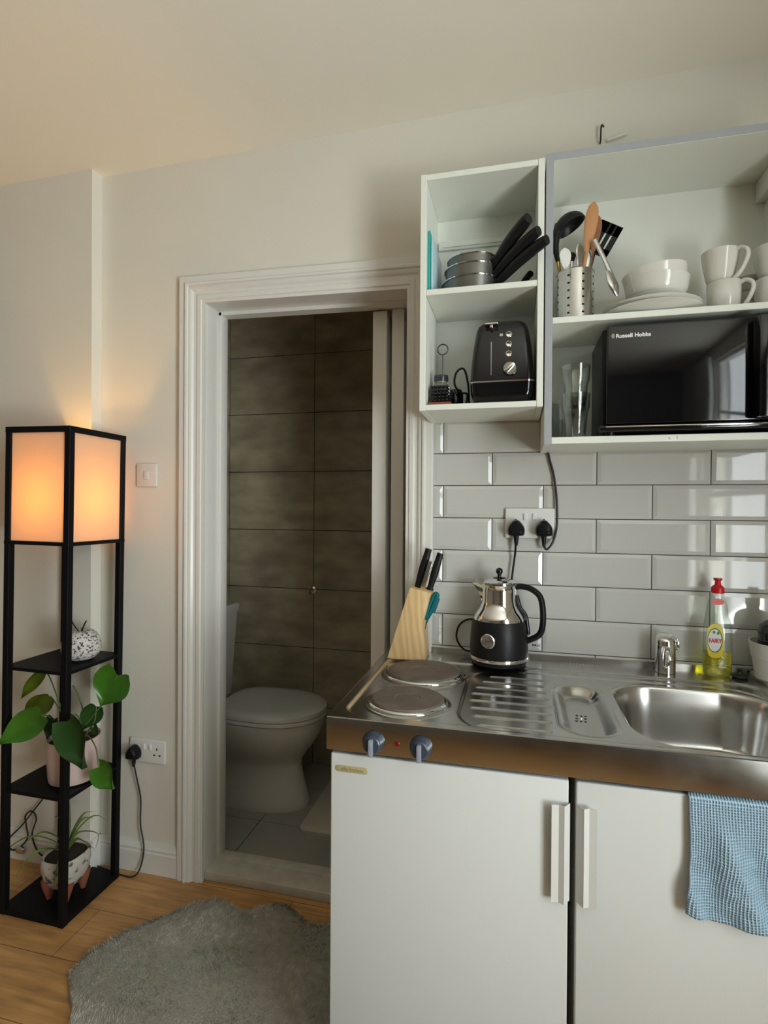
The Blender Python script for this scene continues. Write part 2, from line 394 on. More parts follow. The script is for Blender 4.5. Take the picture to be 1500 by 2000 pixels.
# metro tiles behind the worktop
TX0, TZ0, TSX, TSZ, g = -.1556, 1.5192, .1515, .1008, .0026
def tile(bm, x0, x1, z0_, z1_):
    x0 += g/2; x1 -= g/2; z0_ += g/2; z1_ -= g/2
    if x1-x0 < .004 or z1_-z0_ < .004: return
    bx = min(.011, (x1-x0)*.3); bz = min(.011, (z1_-z0_)*.3)
    loft(bm, [[(x0, 0, z0_), (x1, 0, z0_), (x1, 0, z1_), (x0, 0, z1_)],
              [(x0, -.004, z0_), (x1, -.004, z0_), (x1, -.004, z1_), (x0, -.004, z1_)],
              [(x0+bx, -.0075, z0_+bz), (x1-bx, -.0075, z0_+bz), (x1-bx, -.0075, z1_-bz), (x0+bx, -.0075, z1_-bz)]], cap0=False)
bm = B()
for j in range(-1, 7):
    zt = TZ0-j*TSZ; zb = max(zt-TSZ, .8995)
    odd = (j % 2 == 0)          # row A-B (j=0) has joints at odd half steps
    k = -1 if odd else -2
    while True:
        xa = TX0+k*TSX; xb = xa+2*TSX
        if xa > 1.28: break
        tile(bm, max(xa, -.188), min(xb, 1.285), zb, zt)
        k += 2
struct('wall_tiles', bm, 'tile', ang=4)
bm = B(); box(bm, -.188, 1.29, -.0028, .001, .895, TZ0+TSZ); struct('trim_1', bm, 'grout', label='dark grout between the grey wall tiles')
bm = B(); box(bm, -.194, -.187, -.009, .001, .90, 1.62, .002); struct('trim_2', bm, 'caulk')

# architrave: mitred moulding round the bathroom door (head drops a little to the right)
prof = [(0, 0), (0, .011), (.010, .011), (.013, .015), (.026, .0155), (.032, .012), (.040, .013), (.046, .019), (.052, .0215), (.058, .0205), (.061, .027), (.067, .028), (.071, .025), (.073, .021), (.093, .021), (.095, .019), (.095, 0)]
XL, XR, ZL, ZR = -.998, -.275, 2.062, 2.047
rings = []
for (px, pz, sx, up_) in ((XL, FZ, -1, 0), (XL, ZL, -1, 1), (XR, ZR, 1, 1), (XR, FZ, 1, 0)):
    rings.append([(px+sx*w*(1 if sx < 0 else .90), -t, pz+up_*w) for w, t in prof])
bm = B(); loft(bm, rings); struct('trim_3', bm, 'gloss_white', ang=20)
# lining and stops
bm = B()
box(bm, DL, XL+.001, .0, .125, FZ+.03, 2.075, .001); box(bm, XR-.001, DR, .0, .125, FZ, 2.075, .001)
prism(bm, [(DL, ZL), (DR, ZR), (DR, 2.078), (DL, 2.078)], .0, .125)
box(bm, XL, XL+.013, .080, .125, FZ+.03, ZL, .002)
prism(bm, [(XL, ZL-.013), (XR, ZR-.013), (XR, ZR), (XL, ZL)], .080, .125)
struct('trim_4', bm, 'gloss_white')
# threshold step
bm = B()
box(bm, XL-.012, XR, .004, .128, FZ, FZ+.032, .004); box(bm, XL, XR, .082, .124, FZ+.030, FZ+.038, .002)
struct('trim_5', bm, 'sill')
# skirting boards
def skirt(bm, p, q, h=.105, t=.017):
    d = (Vector(q)-Vector(p)).normalized(); nrm = Vector((d.y, -d.x, 0))
    pr = [(0, 0), (t, 0), (t, h*.70), (t*.8, h*.73), (t*.8, h*.80), (t*.95, h*.83), (t*.6, h*.90), (t*.35, h), (0, h)]
    loft(bm, [[Vector(e)+nrm*a+Vector((0, 0, z)) for a, z in pr] for e in (p, q)])
bm = B(); skirt(bm, (-1.432, 0, FZ), (-1.0935, 0, FZ)); struct('baseboard_back', bm, 'gloss_white', ang=20)
bm = B(); skirt(bm, (-3.2, -.05, FZ), (-1.432+.016, -.05, FZ)); skirt(bm, (-1.432, -.05, FZ), (-1.432, -.0, FZ)); struct('baseboard_chimney', bm, 'gloss_white', ang=20)

# bathroom beyond the door
bm = B()
xs = [-1.40, -.926, -.321, .30]; zs = [.040, .336, .635, .934, 1.2325, 1.531, 1.830, 2.127, 2.42]
for i in range(3):
    for j in range(8): box(bm, xs[i]+.0016, xs[i+1]-.0016, .870, .878, zs[j]+.0016, zs[j+1]-.0016, .0006, 1)
struct('wall_bathroom_back', bm, 'stone_tile')
bm = B(); box(bm, -1.45, .35, .8725, .95, 0, 2.45); struct('wall_bathroom_grout', bm, 'bath_grout')
bm = B()
for j in range(8): box(bm, -1.408, -1.400, .125, .87, zs[j]+.0016, zs[j+1]-.0016)
box(bm, -1.45, -1.408, .12, .95, 0, 2.45)
struct('wall_bathroom_left', bm, 'stone_tile')
bm = B(); box(bm, .30, .35, .12, .95, 0, 2.45); struct('wall_bathroom_right', bm, 'stone_tile')
bm = B(); box(bm, -1.45, .35, .12, .95, 2.42, 2.47); struct('ceiling_bathroom', bm, 'ceiling')
BF = .050
bm = B(); box(bm, -1.40, .30, .126, .872, BF-.03, BF-.002); struct('floor_bathroom_grout', bm, 'bath_grout')
bm = B()
for xa, xb in ((-1.40, -.950), (-.950, -.350), (-.350, .30)):
    for ya, yb in ((.128, .341), (.341, .641), (.641, .870)): box(bm, xa+.0015, xb-.0015, ya+.0015, yb-.0015, BF-.012, BF, .0005, 1)
struct('floor_bathroom', bm, 'floor_tile')
# folding door: two leaves folded back into the bathroom
d1 = bpy.data.objects.new('door_1', None); COL.objects.link(d1); d1.location = (-.36, .12, FZ); d1['_o'] = (-.36, .12, FZ); d1['kind'] = 'structure'
bm = B(); box(bm, -.420, -.370, .110, .46, .07, 2.028, .003); obj('door_leaf', bm, 'gloss_white', d1)
bm = B(); box(bm, -.354, -.310, .118, .47, .07, 2.034, .003); obj('door_leaf', bm, 'gloss_white', d1)

# ------------------------------------------------------------------ toilet
t = thing('toilet', 'white close-coupled toilet with closed lid inside the bathroom', 'toilet', (-1.05, .50, BF))
def dring(z, xa, xb, hw, n=56):   # rounded front, squarer back
    out = []; cx = (xa+xb)/2; a = (xb-xa)/2
    for k in range(n):
        th = 2*PI*k/n; c, s_ = math.cos(th), math.sin(th); e = 2.1 if c > 0 else 3.6
        out.append((cx+a*math.copysign(abs(c)**(2/e), c), .50+hw*math.copysign(abs(s_)**(2/e), s_), z))
    return out
bm = B()
secs = [(.0505, -1.27, -.800, .108), (.075, -1.275, -.797, .112), (.10, -1.27, -.808, .104), (.17, -1.26, -.826, .098), (.225, -1.26, -.838, .098), (.255, -1.25, -.832, .106), (.29, -1.24, -.806, .130), (.33, -1.23, -.775, .155), (.38, -1.22, -.748, .174), (.425, -1.22, -.738, .182), (.442, -1.22, -.738, .183)]
loft(bm, [dring(*s_) for s_ in secs])
box(bm, -1.36, -1.12, .375, .625, .30, .43, .03, 4)
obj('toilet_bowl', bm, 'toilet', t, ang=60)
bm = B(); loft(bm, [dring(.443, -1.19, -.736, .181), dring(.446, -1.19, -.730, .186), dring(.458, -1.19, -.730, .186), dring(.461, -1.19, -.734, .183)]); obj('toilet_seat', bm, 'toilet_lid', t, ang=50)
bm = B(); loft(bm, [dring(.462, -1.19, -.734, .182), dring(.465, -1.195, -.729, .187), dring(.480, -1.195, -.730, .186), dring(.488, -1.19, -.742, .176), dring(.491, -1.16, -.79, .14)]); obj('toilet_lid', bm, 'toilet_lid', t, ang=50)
bm = B()
loft(bm, [[(x, y, z) for x, y in rrect(-1.398, xr, ya, 1.0-ya, .025)] for z, xr, ya in ((.432, -1.275, .335), (.46, -1.262, .325), (.845, -1.240, .312))])
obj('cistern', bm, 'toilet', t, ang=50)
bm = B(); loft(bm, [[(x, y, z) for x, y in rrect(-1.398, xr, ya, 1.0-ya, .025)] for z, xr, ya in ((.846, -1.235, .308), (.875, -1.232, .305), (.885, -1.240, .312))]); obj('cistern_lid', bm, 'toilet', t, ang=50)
bm = B(); lathe(bm, [(.0, -.001), (.013, -.001), (.013, .004), (.010, .006), (0, .006)], n=20, Mx=Matrix.Translation((-1.09, .405, .115)) @ Matrix.Rotation(PI/2, 4, 'X')); obj('fixing_cap', bm, 'toilet_lid', t)
bm = B()
loft(bm, [[(x, y, z) for x, y in rrect(-.765, -.30, .300, .80, .03)] for z in (.0505,)] + [[(x, y, .066) for x, y in rrect(-.768, -.297, .297, .803, .033)], [(x, y, .074) for x, y in rrect(-.760, -.305, .305, .795, .028)]])
o = obj('bath_mat', bm, 'bath_mat', ang=50); tag(o, 'cream bath mat on the grey bathroom floor tiles', 'bath mat')
bm = B(); lathe(bm, [(0, .001), (.020, .001), (.021, .006), (.012, .010), (.009, .018), (.014, .024), (.013, .030), (0, .032)], n=28, Mx=Matrix.Translation((-.932, .8705, .930)) @ Matrix.Rotation(PI/2, 4, 'X'))
o = obj('robe_hook', bm, 'steel'); tag(o, 'small round metal hook on the dark bathroom tiles above the toilet', 'hook')

# ------------------------------------------------------------------ wall plates left of the door
t = thing('light_switch', 'square white one-gang light switch left of the bathroom door', 'light switch', (-1.231, 0, 1.417))
bm = B(); box(bm, -1.275, -1.189, -.009, -.0005, 1.418, 1.503, .004, 3); obj('switch_plate', bm, 'switch_white', t)
bm = B(); box(bm, -1.242, -1.222, -.0125, -.0085, 1.444, 1.474, .0015); obj('rocker', bm, 'switch_white', t)
def double_socket(name, label, x0, x1, z0_, z1_, m, y0_=-.0003):
    t = thing(name, label, 'socket', ((x0+x1)/2, 0, z0_)); cx = (x0+x1)/2; h = z1_-z0_
    bm = B(); box(bm, x0, x1, y0_-.0105, y0_, z0_, z1_, .004, 3); obj('socket_plate', bm, m, t)
    for s in (-1, 1):
        bm = B(); box(bm, cx+s*.013-.0055, cx+s*.013+.0055, y0_-.0145, y0_-.010, z1_-.036, z1_-.016, .001); obj('rocker', bm, m, t)
    for s in (-1, 1):
        bm = B(); X = cx+s*.041
        for dx, dz, w, hh in ((0, .054, .004, .009), (-.011, .032, .008, .005), (.011, .032, .008, .005)):
            box(bm, X+dx-w/2, X+dx+w/2, y0_-.0112, y0_-.010, z0_+dz-hh/2, z0_+dz+hh/2)
        obj('pin_holes', bm, 'ink_black', t)
    return t
double_socket('wall_socket', 'white double socket low on the wall left of the bathroom door', -1.297, -1.150, .417, .503, 'socket_white')
double_socket('wall_socket', 'white double socket on the grey tiles above the kettle', .036, .181, 1.258, 1.349, 'socket_white', -.0078)
def plug(bm, x, y, z, s=1):
    # rounded shield-shaped plug body facing -y, cable outlet at the bottom
    sh = [(-.024, -.016), (-.016, -.022), (.016, -.022), (.024, -.016), (.023, .004), (.010, .022), (0, .026), (-.010, .022), (-.023, .004)]
    for k in (0,):
        rings = [[(x+p[0]*q*s, y-d, z+p[1]*q*s) for p in catmull([(a, b_, 0) for a, b_ in sh], 4, True)] for q, d in ((.86, 0), (1, .006), (1, .020), (.90, .032), (.6, .038))]
        loft(bm, rings)
    lathe(bm, [(.0085, 0), (.0065, -.022), (.0045, -.034)], (x, y-.014, z-.018), 14)

# ------------------------------------------------------------------ shelf lamp
SH0, SH1, SY0, SY1 = -1.553, -1.303, -.304, -.0545
lo = ((SH0+SH1)/2, (SY0+SY1)/2, FZ)
t = thing('floor_lamp', 'tall black shelf floor lamp with a lit fabric shade and three shelves', 'floor lamp', lo)
lampE = t
ps = .021
for xa in (SH0, SH1-ps):
    for ya in (SY0, SY1-ps):
        bm = B(); box(bm, xa, xa+ps, ya, ya+ps, FZ, 1.598, .0012, 1); obj('post', bm, 'black_metal', t)
for za, th in ((FZ+.001, .018), (.417, .011), (.815, .011)):
    bm = B(); box(bm, SH0+.001, SH1-.001, SY0+.001, SY1-.001, za, za+th, .001, 1); obj('shelf', bm, 'black_metal', t)
bm = B()
for z_, th in ((1.221, .012), (1.580, .019)):
    bm = B()
    box(bm, SH0, SH1, SY0-.001, SY0+.014, z_, z_+th, .001, 1); box(bm, SH0, SH1, SY1-.014, SY1+.001, z_, z_+th, .001, 1)
    box(bm, SH0-.001, SH0+.014, SY0, SY1, z_, z_+th, .001, 1); box(bm, SH1-.014, SH1+.001, SY0, SY1, z_, z_+th, .001, 1)
    if z_ < 1.3: box(bm, SH0+.01, SH1-.01, lo[1]-.01, lo[1]+.01, 1.224, 1.230, 0); box(bm, SH0+.004, SH1-.004, SY0+.004, SY1-.004, 1.2215, 1.226)
    obj('shade_frame', bm, 'black_metal', t)
for a in range(4):
    bm = B()
    if a == 0: box(bm, SH0+.018, SH1-.018, SY0+.006, SY0+.0075, 1.232, 1.582)
    if a == 1: box(bm, SH0+.018, SH1-.018, SY1-.0075, SY1-.006, 1.232, 1.582)
    if a == 2: box(bm, SH0+.006, SH0+.0075, SY0+.018, SY1-.018, 1.232, 1.582)
    if a == 3: box(bm, SH1-.0075, SH1-.006, SY0+.018, SY1-.018, 1.232, 1.582)
    obj('shade_panel', bm, 'shade', t)
bm = B(); lathe(bm, [(0, 0), (.017, 0), (.017, .030), (0, .030)], (lo[0], lo[1], 1.231), 20); obj('bulb_holder', bm, 'white_plastic', t)
bm = B(); lathe(bm, [(.012, 0), (.014, .015), (.027, .045), (.031, .065), (.027, .085), (.014, .098), (0, .101)], (lo[0], lo[1], 1.262), 24); obj('bulb', bm, 'bulb', t)
t.rotation_euler = (math.radians(-.15), math.radians(.7), 0)
pl = bpy.data.lights.new('lamp_light', 'POINT'); pl.energy = 3.5; pl.color = (1, .57, .14); pl.shadow_soft_size = .03
po = bpy.data.objects.new('lamp_light', pl); po.location = (lo[0]+.015, lo[1], 1.385); COL.objects.link(po)
# its cable: runs down behind the shelves, loops on the skirting and comes out to the socket plug
cp = [(-1.50, -.047, 1.20), (-1.512, -.047, .95), (-1.506, -.047, .76), (-1.522, -.047, .62), (-1.53, -.046, .45), (-1.575, -.055, .33), (-1.632, -.062, .256), (-1.72, -.066, .15), (-1.782, -.068, .085), (-1.752, -.072, .055), (-1.690, -.072, .105), (-1.695, -.070, .155), (-1.70, -.070, .190), (-1.672, -.070, .213), (-1.650, -.070, .188), (-1.668, -.070, .12), (-1.62, -.072, .055), (-1.50, -.050, .0255), (-1.42, -.032, .0245), (-1.304, -.050, .024), (-1.250, -.048, .025), (-1.232, -.035, .05), (-1.222, -.028, .12), (-1.243, -.020, .20), (-1.244, -.018, .29), (-1.257, -.024, .37), (-1.266, -.030, .428)]
t = thing('power_cable', 'thin black lamp cable looping behind the shelf lamp to its plug', 'cable', (-1.27, -.03, FZ))
bm = B(); tube(bm, cp, .0028, 8, 8); obj('cable', bm, 'rubber', t)
bm = B(); plug(bm, -1.268, -.011, .458); obj('plug', bm, 'black_plastic', t)
bm = B(); box(bm, -1.728, -1.690, -.088, -.070, .055, .078, .006, 3); obj('inline_switch', bm, 'cutlery', t)

# apple ornament
t = thing('apple_ornament', 'speckled white stone apple ornament on the upper lamp shelf', 'ornament', (-1.365, -.165, .8265))
bm = B(); pr_ = []
for k in range(21):
    a = PI*k/20; r = .062*(math.sin(a)**.85)*(1+.10*math.cos(a)); z = .056-.056*math.cos(a)
    if k > 15: z -= .016*((k-15)/5)**1.5
    pr_.append((r, max(z, 0)))
pr_ = [(0, 0)] + [(r, max(z-.004, 0)) for r, z in pr_[3:]]
lathe(bm, pr_, (-1.365, -.165, .8265), 40); obj('apple_body', bm, 'apple', t, ang=80)
bm = B(); tube(bm, [(-1.365, -.165, .918), (-1.358, -.165, .935), (-1.343, -.168, .958)], .0022, 8); obj('stalk', bm, 'black_metal', t)
bm = B(); tube(bm, [(-1.372, -.165, .918), (-1.388, -.168, .935), (-1.40, -.17, .955)], .0018, 8); obj('stalk', bm, 'black_metal', t)

# leafy pot plant on the middle shelf
def leaf(bm, base, tip, width, side=(1, 0, 0), cup=.15, droop=.0, heart=.16, nu=14, nv=8, fold=0):
    base, tip = Vector(base), Vector(tip); L_ = (tip-base).length; d = (tip-base).normalized()
    s = Vector(side); s = (s-d*s.dot(d)).normalized(); nn = s.cross(d); R = []
    for i in range(nu+1):
        u = i/nu; f_ = math.sin(PI*min(1, (u*.97+.03))**.62)**.85 if u < 1 else 0
        if u > .6: f_ *= (1-(u-.6)/.4)**.35 if u < 1 else 0
        row = []
        for j in range(-nv, nv+1):
            v = j/nv
            along = u*L_ - heart*L_*(abs(v)**1.0)*math.exp(-(u/.22)**2)*(1 if abs(v) < .85 else .9)
            off = width/2*f_*v if u > 0 else width*.30*v
            hgt = -cup*width*v*v + droop*L_*math.sin(PI*u) - fold*abs(v)*width
            row.append(base+d*along+s*off+nn*hgt)
        R.append(row)
    t_ = bmesh.new(); V = [[t_.verts.new(p) for p in r] for r in R]
    for i in range(nu):
        for j in range(2*nv):
            try: t_.faces.new((V[i][j], V[i][j+1], V[i+1][j+1], V[i+1][j]))
            except ValueError: pass
    bmesh.ops.remove_doubles(t_, verts=t_.verts, dist=1e-5)
    merge(bm, t_)
PX, PY, PZ = -1.380, -.180, .4285
t = thing('potted_plant', 'leafy heart-leaved plant in a pale pink pot on the middle lamp shelf', 'plant', (PX, PY, PZ))
bm = B(); lathe(bm, [(0, 0), (.066, 0), (.074, .004), (.077, .02), (.082, .115), (.083, .142), (.079, .142), (.077, .125), (0, .125)], (PX, PY, PZ), 48); obj('pot', bm, 'pink_pot', t)
bm = B(); lathe(bm, [(0, .1255), (.074, .1255), (.06, .131), (0, .134)], (PX, PY, PZ), 32); obj('soil', bm, 'soil', t)
top = (PX, PY, PZ+.13)
LV = [  # base, tip, width, side, material, kwargs
 ((-1.222, -.165, .782), (-1.272, -.175, .680), .132, (1, .15, .1), 'leaf', dict(cup=.12, heart=.26, fold=-.03)),
 ((-1.413, -.278, .672), (-1.533, -.322, .585), .094, (.45, .1, -.9), 'leaf', dict(cup=.16, heart=.12, droop=.05)),
 ((-1.2595, -.326, .686), (-1.176, -.342, .562), .122, (1, .0, .55), 'leaf_dark', dict(cup=.18, heart=.14)),
 ((-1.500, -.160, .682), (-1.590, -.170, .622), .075, (.4, .3, -.8), 'leaf_yellow', dict(cup=.3, heart=.16)),
 ((-1.535, -.165, .772), (-1.615, -.165, .680), .045, (.8, .3, .5), 'leaf_yellow', dict(cup=.4, heart=.2)),
 ((-1.392, -.250, .650), (-1.402, -.262, .590), .058, (1, 0, 0), 'leaf_dark', dict(cup=.12, heart=.22)),
 ((-1.300, -.170, .672), (-1.338, -.180, .600), .070, (.8, .4, .2), 'leaf_dark', dict(cup=.2, heart=.15)),
 ((-1.212, -.255, .517), (-1.146, -.262, .462), .088, (.5, .1, .8), 'leaf', dict(cup=.14, heart=.2)),
 ((-1.292, -.19, .612), (-1.262, -.20, .595), .035, (.3, .1, .9), 'leaf_dark', dict(cup=.1, heart=.2)),
]
SM = [((-1.37, -.18, .57), (-1.31, -.175, .64), (-1.25, -.165, .72)), ((-1.40, -.2, .57), (-1.400, -.235, .635), (-1.408, -.262, .665)),
      ((-1.34, -.21, .57), (-1.295, -.245, .65), (-1.275, -.285, .690)), ((-1.395, -.18, .57), (-1.44, -.17, .635), (-1.49, -.16, .68)),
      ((-1.41, -.17, .57), (-1.46, -.165, .68), (-1.50, -.165, .76), (-1.53, -.165, .775)), ((-1.38, -.2, .57), (-1.385, -.235, .62), (-1.39, -.25, .65)),
      ((-1.34, -.18, .57), (-1.305, -.175, .62), (-1.298, -.172, .665)), ((-1.34, -.21, .57), (-1.28, -.23, .60), (-1.23, -.25, .575), (-1.215, -.255, .525)),
      ((-1.33, -.185, .575), (-1.31, -.188, .60), (-1.295, -.19, .61))]
for (b0, tp, w, sd, mt, kw), sp in zip(LV, SM):
    bm = B(); leaf(bm, b0, tp, w, sd, **kw)
    lf = obj('leaf', bm, mt, t, ang=80, label='yellowing leaf' if mt == 'leaf_yellow' else None)
    bm = B(); tube(bm, list(sp)+[b0], .0022, 7); obj('leaf_stem', bm, 'stem', lf)
bm = B(); tube(bm, [(-1.36, -.175, .57), (-1.352, -.17, .64), (-1.37, -.17, .70), (-1.395, -.17, .735)], .0028, 7); obj('stem', bm, 'stem', t)

# spider plant in a footed planter on the base
QX, QY, QZ = -1.400, -.190, FZ+.0195
t = thing('spider_plant', 'small spider plant in a weathered footed planter on the lamp base', 'plant', (QX, QY, QZ))
bm = B()
loft(bm, [[(x, y, QZ+z) for x, y in sup(QX, QY, a, a*1.05, 2.6, 40)] for z, a in ((.035, .034), (.045, .048), (.070, .060), (.105, .067), (.135, .066), (.140, .062), (.132, .056))])
obj('planter_body', bm, 'planter', t, ang=60)
for dx, dy in ((-.034, -.036), (.034, -.036), (-.034, .036), (.034, .036)):
    bm = B(); lathe(bm, [(.008, 0), (.014, .02), (.022, .045), (.024, .062), (0, .066)], (QX+dx, QY+dy, QZ), 16); obj('planter_foot', bm, 'terracotta', t)
bm = B(); loft(bm, [[(x, y, QZ+.133) for x, y in sup(QX, QY, .057, .060, 2.6, 24)], [(x, y, QZ+.139) for x, y in sup(QX, QY, .03, .03, 2.6, 24)]]); obj('soil', bm, 'soil', t)
def blade(bm, pts, w):
    P = catmull(pts, 6); R = []; m_ = len(P)
    for i, p in enumerate(P):
        d = (P[min(i+1, m_-1)]-P[max(i-1, 0)]).normalized(); s = d.cross(Vector((.15, 1, .25))).normalized()
        ww = w*(1-(i/(m_-1))**2.2)+.0004
        R.append([p+s*ww+Vector((0, -.35*ww, 0)), p, p-s*ww+Vector((0, -.35*ww, 0))])
    loft(bm, R, closed=False)
root = (QX, QY, QZ+.142)
BL = [[(-1.375, -.2, .28), (-1.372, -.205, .354)], [(-1.35, -.2, .26), (-1.30, -.2, .312), (-1.262, -.2, .326), (-1.232, -.2, .312)],
      [(-1.44, -.21, .225), (-1.515, -.22, .232), (-1.59, -.225, .19), (-1.618, -.225, .150)], [(-1.45, -.22, .20), (-1.50, -.24, .175), (-1.545, -.25, .105)],
      [(-1.37, -.23, .235), (-1.345, -.26, .20), (-1.322, -.275, .115)], [(-1.35, -.2, .235), (-1.31, -.21, .24), (-1.262, -.215, .222)],
      [(-1.36, -.19, .245), (-1.31, -.19, .262), (-1.272, -.19, .255), (-1.278, -.195, .21)], [(-1.38, -.22, .225), (-1.368, -.262, .17), (-1.36, -.28, .125)],
      [(-1.42, -.21, .24), (-1.47, -.22, .252), (-1.52, -.23, .22)], [(-1.39, -.16, .25), (-1.38, -.13, .28), (-1.36, -.10, .27)],
      [(-1.37, -.18, .26), (-1.345, -.17, .29), (-1.32, -.16, .285)], [(-1.43, -.18, .24), (-1.46, -.16, .27), (-1.49, -.15, .26)]]
for p in BL:
    bm = B(); blade(bm, [root]+p, .0050 if len(p) < 4 else .0032); obj('leaf', bm, 'spider', t, ang=80)

# ------------------------------------------------------------------ rug
ctrl = [(-1.148, -.430), (-1.135, -.345), (-1.095, -.270), (-1.02, -.185), (-.965, -.125), (-.915, -.088), (-.870, -.084), (-.812, -.112), (-.765, -.108), (-.715, -.062), (-.660, -.046), (-.605, -.075), (-.560, -.102), (-.50, -.098), (-.43, -.10), (-.375, -.18), (-.362, -.35), (-.362, -.55), (-.30, -.655), (-.10, -.70), (.14, -.74), (.26, -.92), (.16, -1.15), (-.05, -1.28), (-.30, -1.33), (-.46, -1.38), (-.62, -1.40), (-.80, -1.38), (-.98, -1.30), (-1.08, -1.12), (-1.05, -.90), (-1.0, -.76), (-1.0, -.64), (-1.035, -.55), (-1.10, -.49)]  # right-hand part is unseen, extended to grey the steel front's floor reflection
out = [(p.x, p.y) for p in catmull([(a, b_, 0) for a, b_ in ctrl], 6, True)]
cx, cy = -.75, -.70
t = thing('sheepskin_rug', 'pale grey shaggy rug with a wavy edge on the wooden floor', 'rug', (cx, cy, FZ))
rings = []
for k, (s, z) in enumerate(((1, .001), (1.0, .006), (.985, .014), (.95, .018), (.80, .019), (.5, .019), (.2, .019))):
    rings.append([(cx+(x-cx)*s, cy+(y-cy)*s, FZ+z) for x, y in out])
bm = B(); loft(bm, rings); obj('rug_backing', bm, 'rug_base', t, ang=60)
def inside(x, y):
    c = False; j = len(out)-1
    for i in range(len(out)):
        xi, yi = out[i]; xj, yj = out[j]
        if (yi > y) != (yj > y) and x < (xj-xi)*(y-yi)/(yj-yi)+xi: c = not c
        j = i
    return c
rng = np.random.default_rng(3); V = []; F = []; cnt = 0
while cnt < 62000:
    x = rng.uniform(-1.16, -.36); y = rng.uniform(-.95, -.03)
    if not inside(x, y): continue
    nx = mnoise.noise(Vector((x*6, y*6, 0))); ny = mnoise.noise(Vector((x*6, y*6, 9)))
    a = 2.2*PI*mnoise.noise(Vector((x*4, y*4, 3)))+rng.normal(0, .5); ln = .013+.008*rng.random()+.004*nx
    lean = .55+.35*ny+rng.normal(0, .12); dx, dy = math.cos(a)*lean*ln, math.sin(a)*lean*ln
    h = ln*max(.25, 1-.6*lean); w = .0011; ox, oy = -math.sin(a+.8)*w, math.cos(a+.8)*w; zb = FZ+.012
    px, py = x-cx, y-cy; i0 = len(V)
    V += [(px-ox, py-oy, zb-FZ), (px+ox, py+oy, zb-FZ), (px+ox*.7+dx*.5, py+oy*.7+dy*.5, zb-FZ+h*.65), (px-ox*.7+dx*.5, py-oy*.7+dy*.5, zb-FZ+h*.65), (px+dx, py+dy, zb-FZ+h)]
    F += [(i0, i0+1, i0+2, i0+3), (i0+3, i0+2, i0+4)]; cnt += 1
me = bpy.data.meshes.new('pile'); me.from_pydata(V, [], F)
o = obj('pile', me, 'fur', t, ang=180); o['kind'] = 'stuff'

# ------------------------------------------------------------------ kitchenette
KX0, KX1, KY, WT = -.324, .697, -.600, .896
# pressed steel top as a height field
def smooth(a, b_, x):
    t_ = np.clip((x-a)/(b_-a), 0, 1); return t_*t_*(3-2*t_)
def sdrr(x, y, x0, x1, ya, yb, r):   # signed distance to rounded rectangle, negative inside
    qx = np.abs(x-(x0+x1)/2)-(x1-x0)/2+r; qy = np.abs(y-(ya+yb)/2)-(yb-ya)/2+r
    return np.hypot(np.maximum(qx, 0), np.maximum(qy, 0))+np.minimum(np.maximum(qx, qy), 0)-r
nx_, ny_ = 520, 330
gx = np.linspace(KX0, KX1, nx_); gy = np.linspace(KY, -.0095, ny_)
X, Y = np.meshgrid(gx, gy)
Z = np.full_like(X, WT)
d = sdrr(X, Y, -.300, .672, -.575, -.118, .045); Z -= .0055*(1-smooth(-.007, .003, d))
d = sdrr(X, Y, -.055, .665, -.585, -.150, .10); Z -= .003*(1-smooth(-.006, .004, d))
for hx, hy, hr in ((-.175, -.467, .088), (-.175, -.243, .103)):
    rr = np.hypot(X-hx, Y-hy); Z += .004*np.exp(-((rr-hr-.004)/.005)**2)
for k in range(8):
    yy = -.205-.0487*k
    xl = -.030+.05*((yy+.385)/.20)**2*.9; xr = .150-.012*abs(yy+.4)/.2 + (.018 if k == 0 else 0)
    dy_ = (Y-yy); e = np.clip(np.maximum(xl-X, X-xr), 0, None)
    Z += .0034*np.exp(-(dy_**2+e**2)/(.0040**2))
# small bowl
d = sdrr(X, Y, .168, .276, -.545, -.232, .053); bowl = (1-smooth(-.024, .002, d)); Z += .0022*np.exp(-((d-.004)/.005)**2); Z -= .020*bowl
# main sink
d = sdrr(X, Y, .304, .668, -.562, -.182, .105); wall = (1-smooth(-.038, .001, d)); Z += .0015*np.exp(-((d-.005)/.005)**2); Z -= .135*wall
verts = [(float(a), float(b_), float(c)) for a, b_, c in zip(X.ravel(), Y.ravel(), Z.ravel())]
faces = [(j*nx_+i, j*nx_+i+1, (j+1)*nx_+i+1, (j+1)*nx_+i) for j in range(ny_-1) for i in range(nx_-1)]
t = thing('kitchen_worktop', 'stainless steel worktop with two hotplates, drainer and sink', 'worktop', ((KX0+KX1)/2, -.30, WT-.07))
org = Vector(t['_o'])
me = bpy.data.meshes.new('worktop_surface'); me.from_pydata([(a-org.x, b_-org.y, c-org.z) for a, b_, c in verts], [], faces)
obj('worktop_surface', me, 'steel', t, ang=60)
bm = B()
ap = [(KY-.001, WT+.0005), (KY-.0035, WT-.001), (KY-.0045, WT-.006), (KY-.0045, WT-.069), (KY-.002, WT-.071), (KY+.020, WT-.071), (KY+.020, WT-.068), (KY+.002, WT-.066), (KY+.002, WT-.004)]
prism(bm, ap, KX0-.001, KX1, axis='x')
box(bm, KX0-.0022, KX0+.0003, KY-.003, -.010, WT-.07, WT+.0003, .0008, 1)
box(bm, KX1-.0003, KX1+.002, KY-.003, -.010, WT-.07, WT+.0003, .0008, 1)
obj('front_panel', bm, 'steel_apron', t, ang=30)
bm = B(); box(bm, KX0+.001, KX1-.001, -.0092, -.0078, WT-.03, WT+.012, .0005, 1); obj('upstand', bm, 'steel', t)
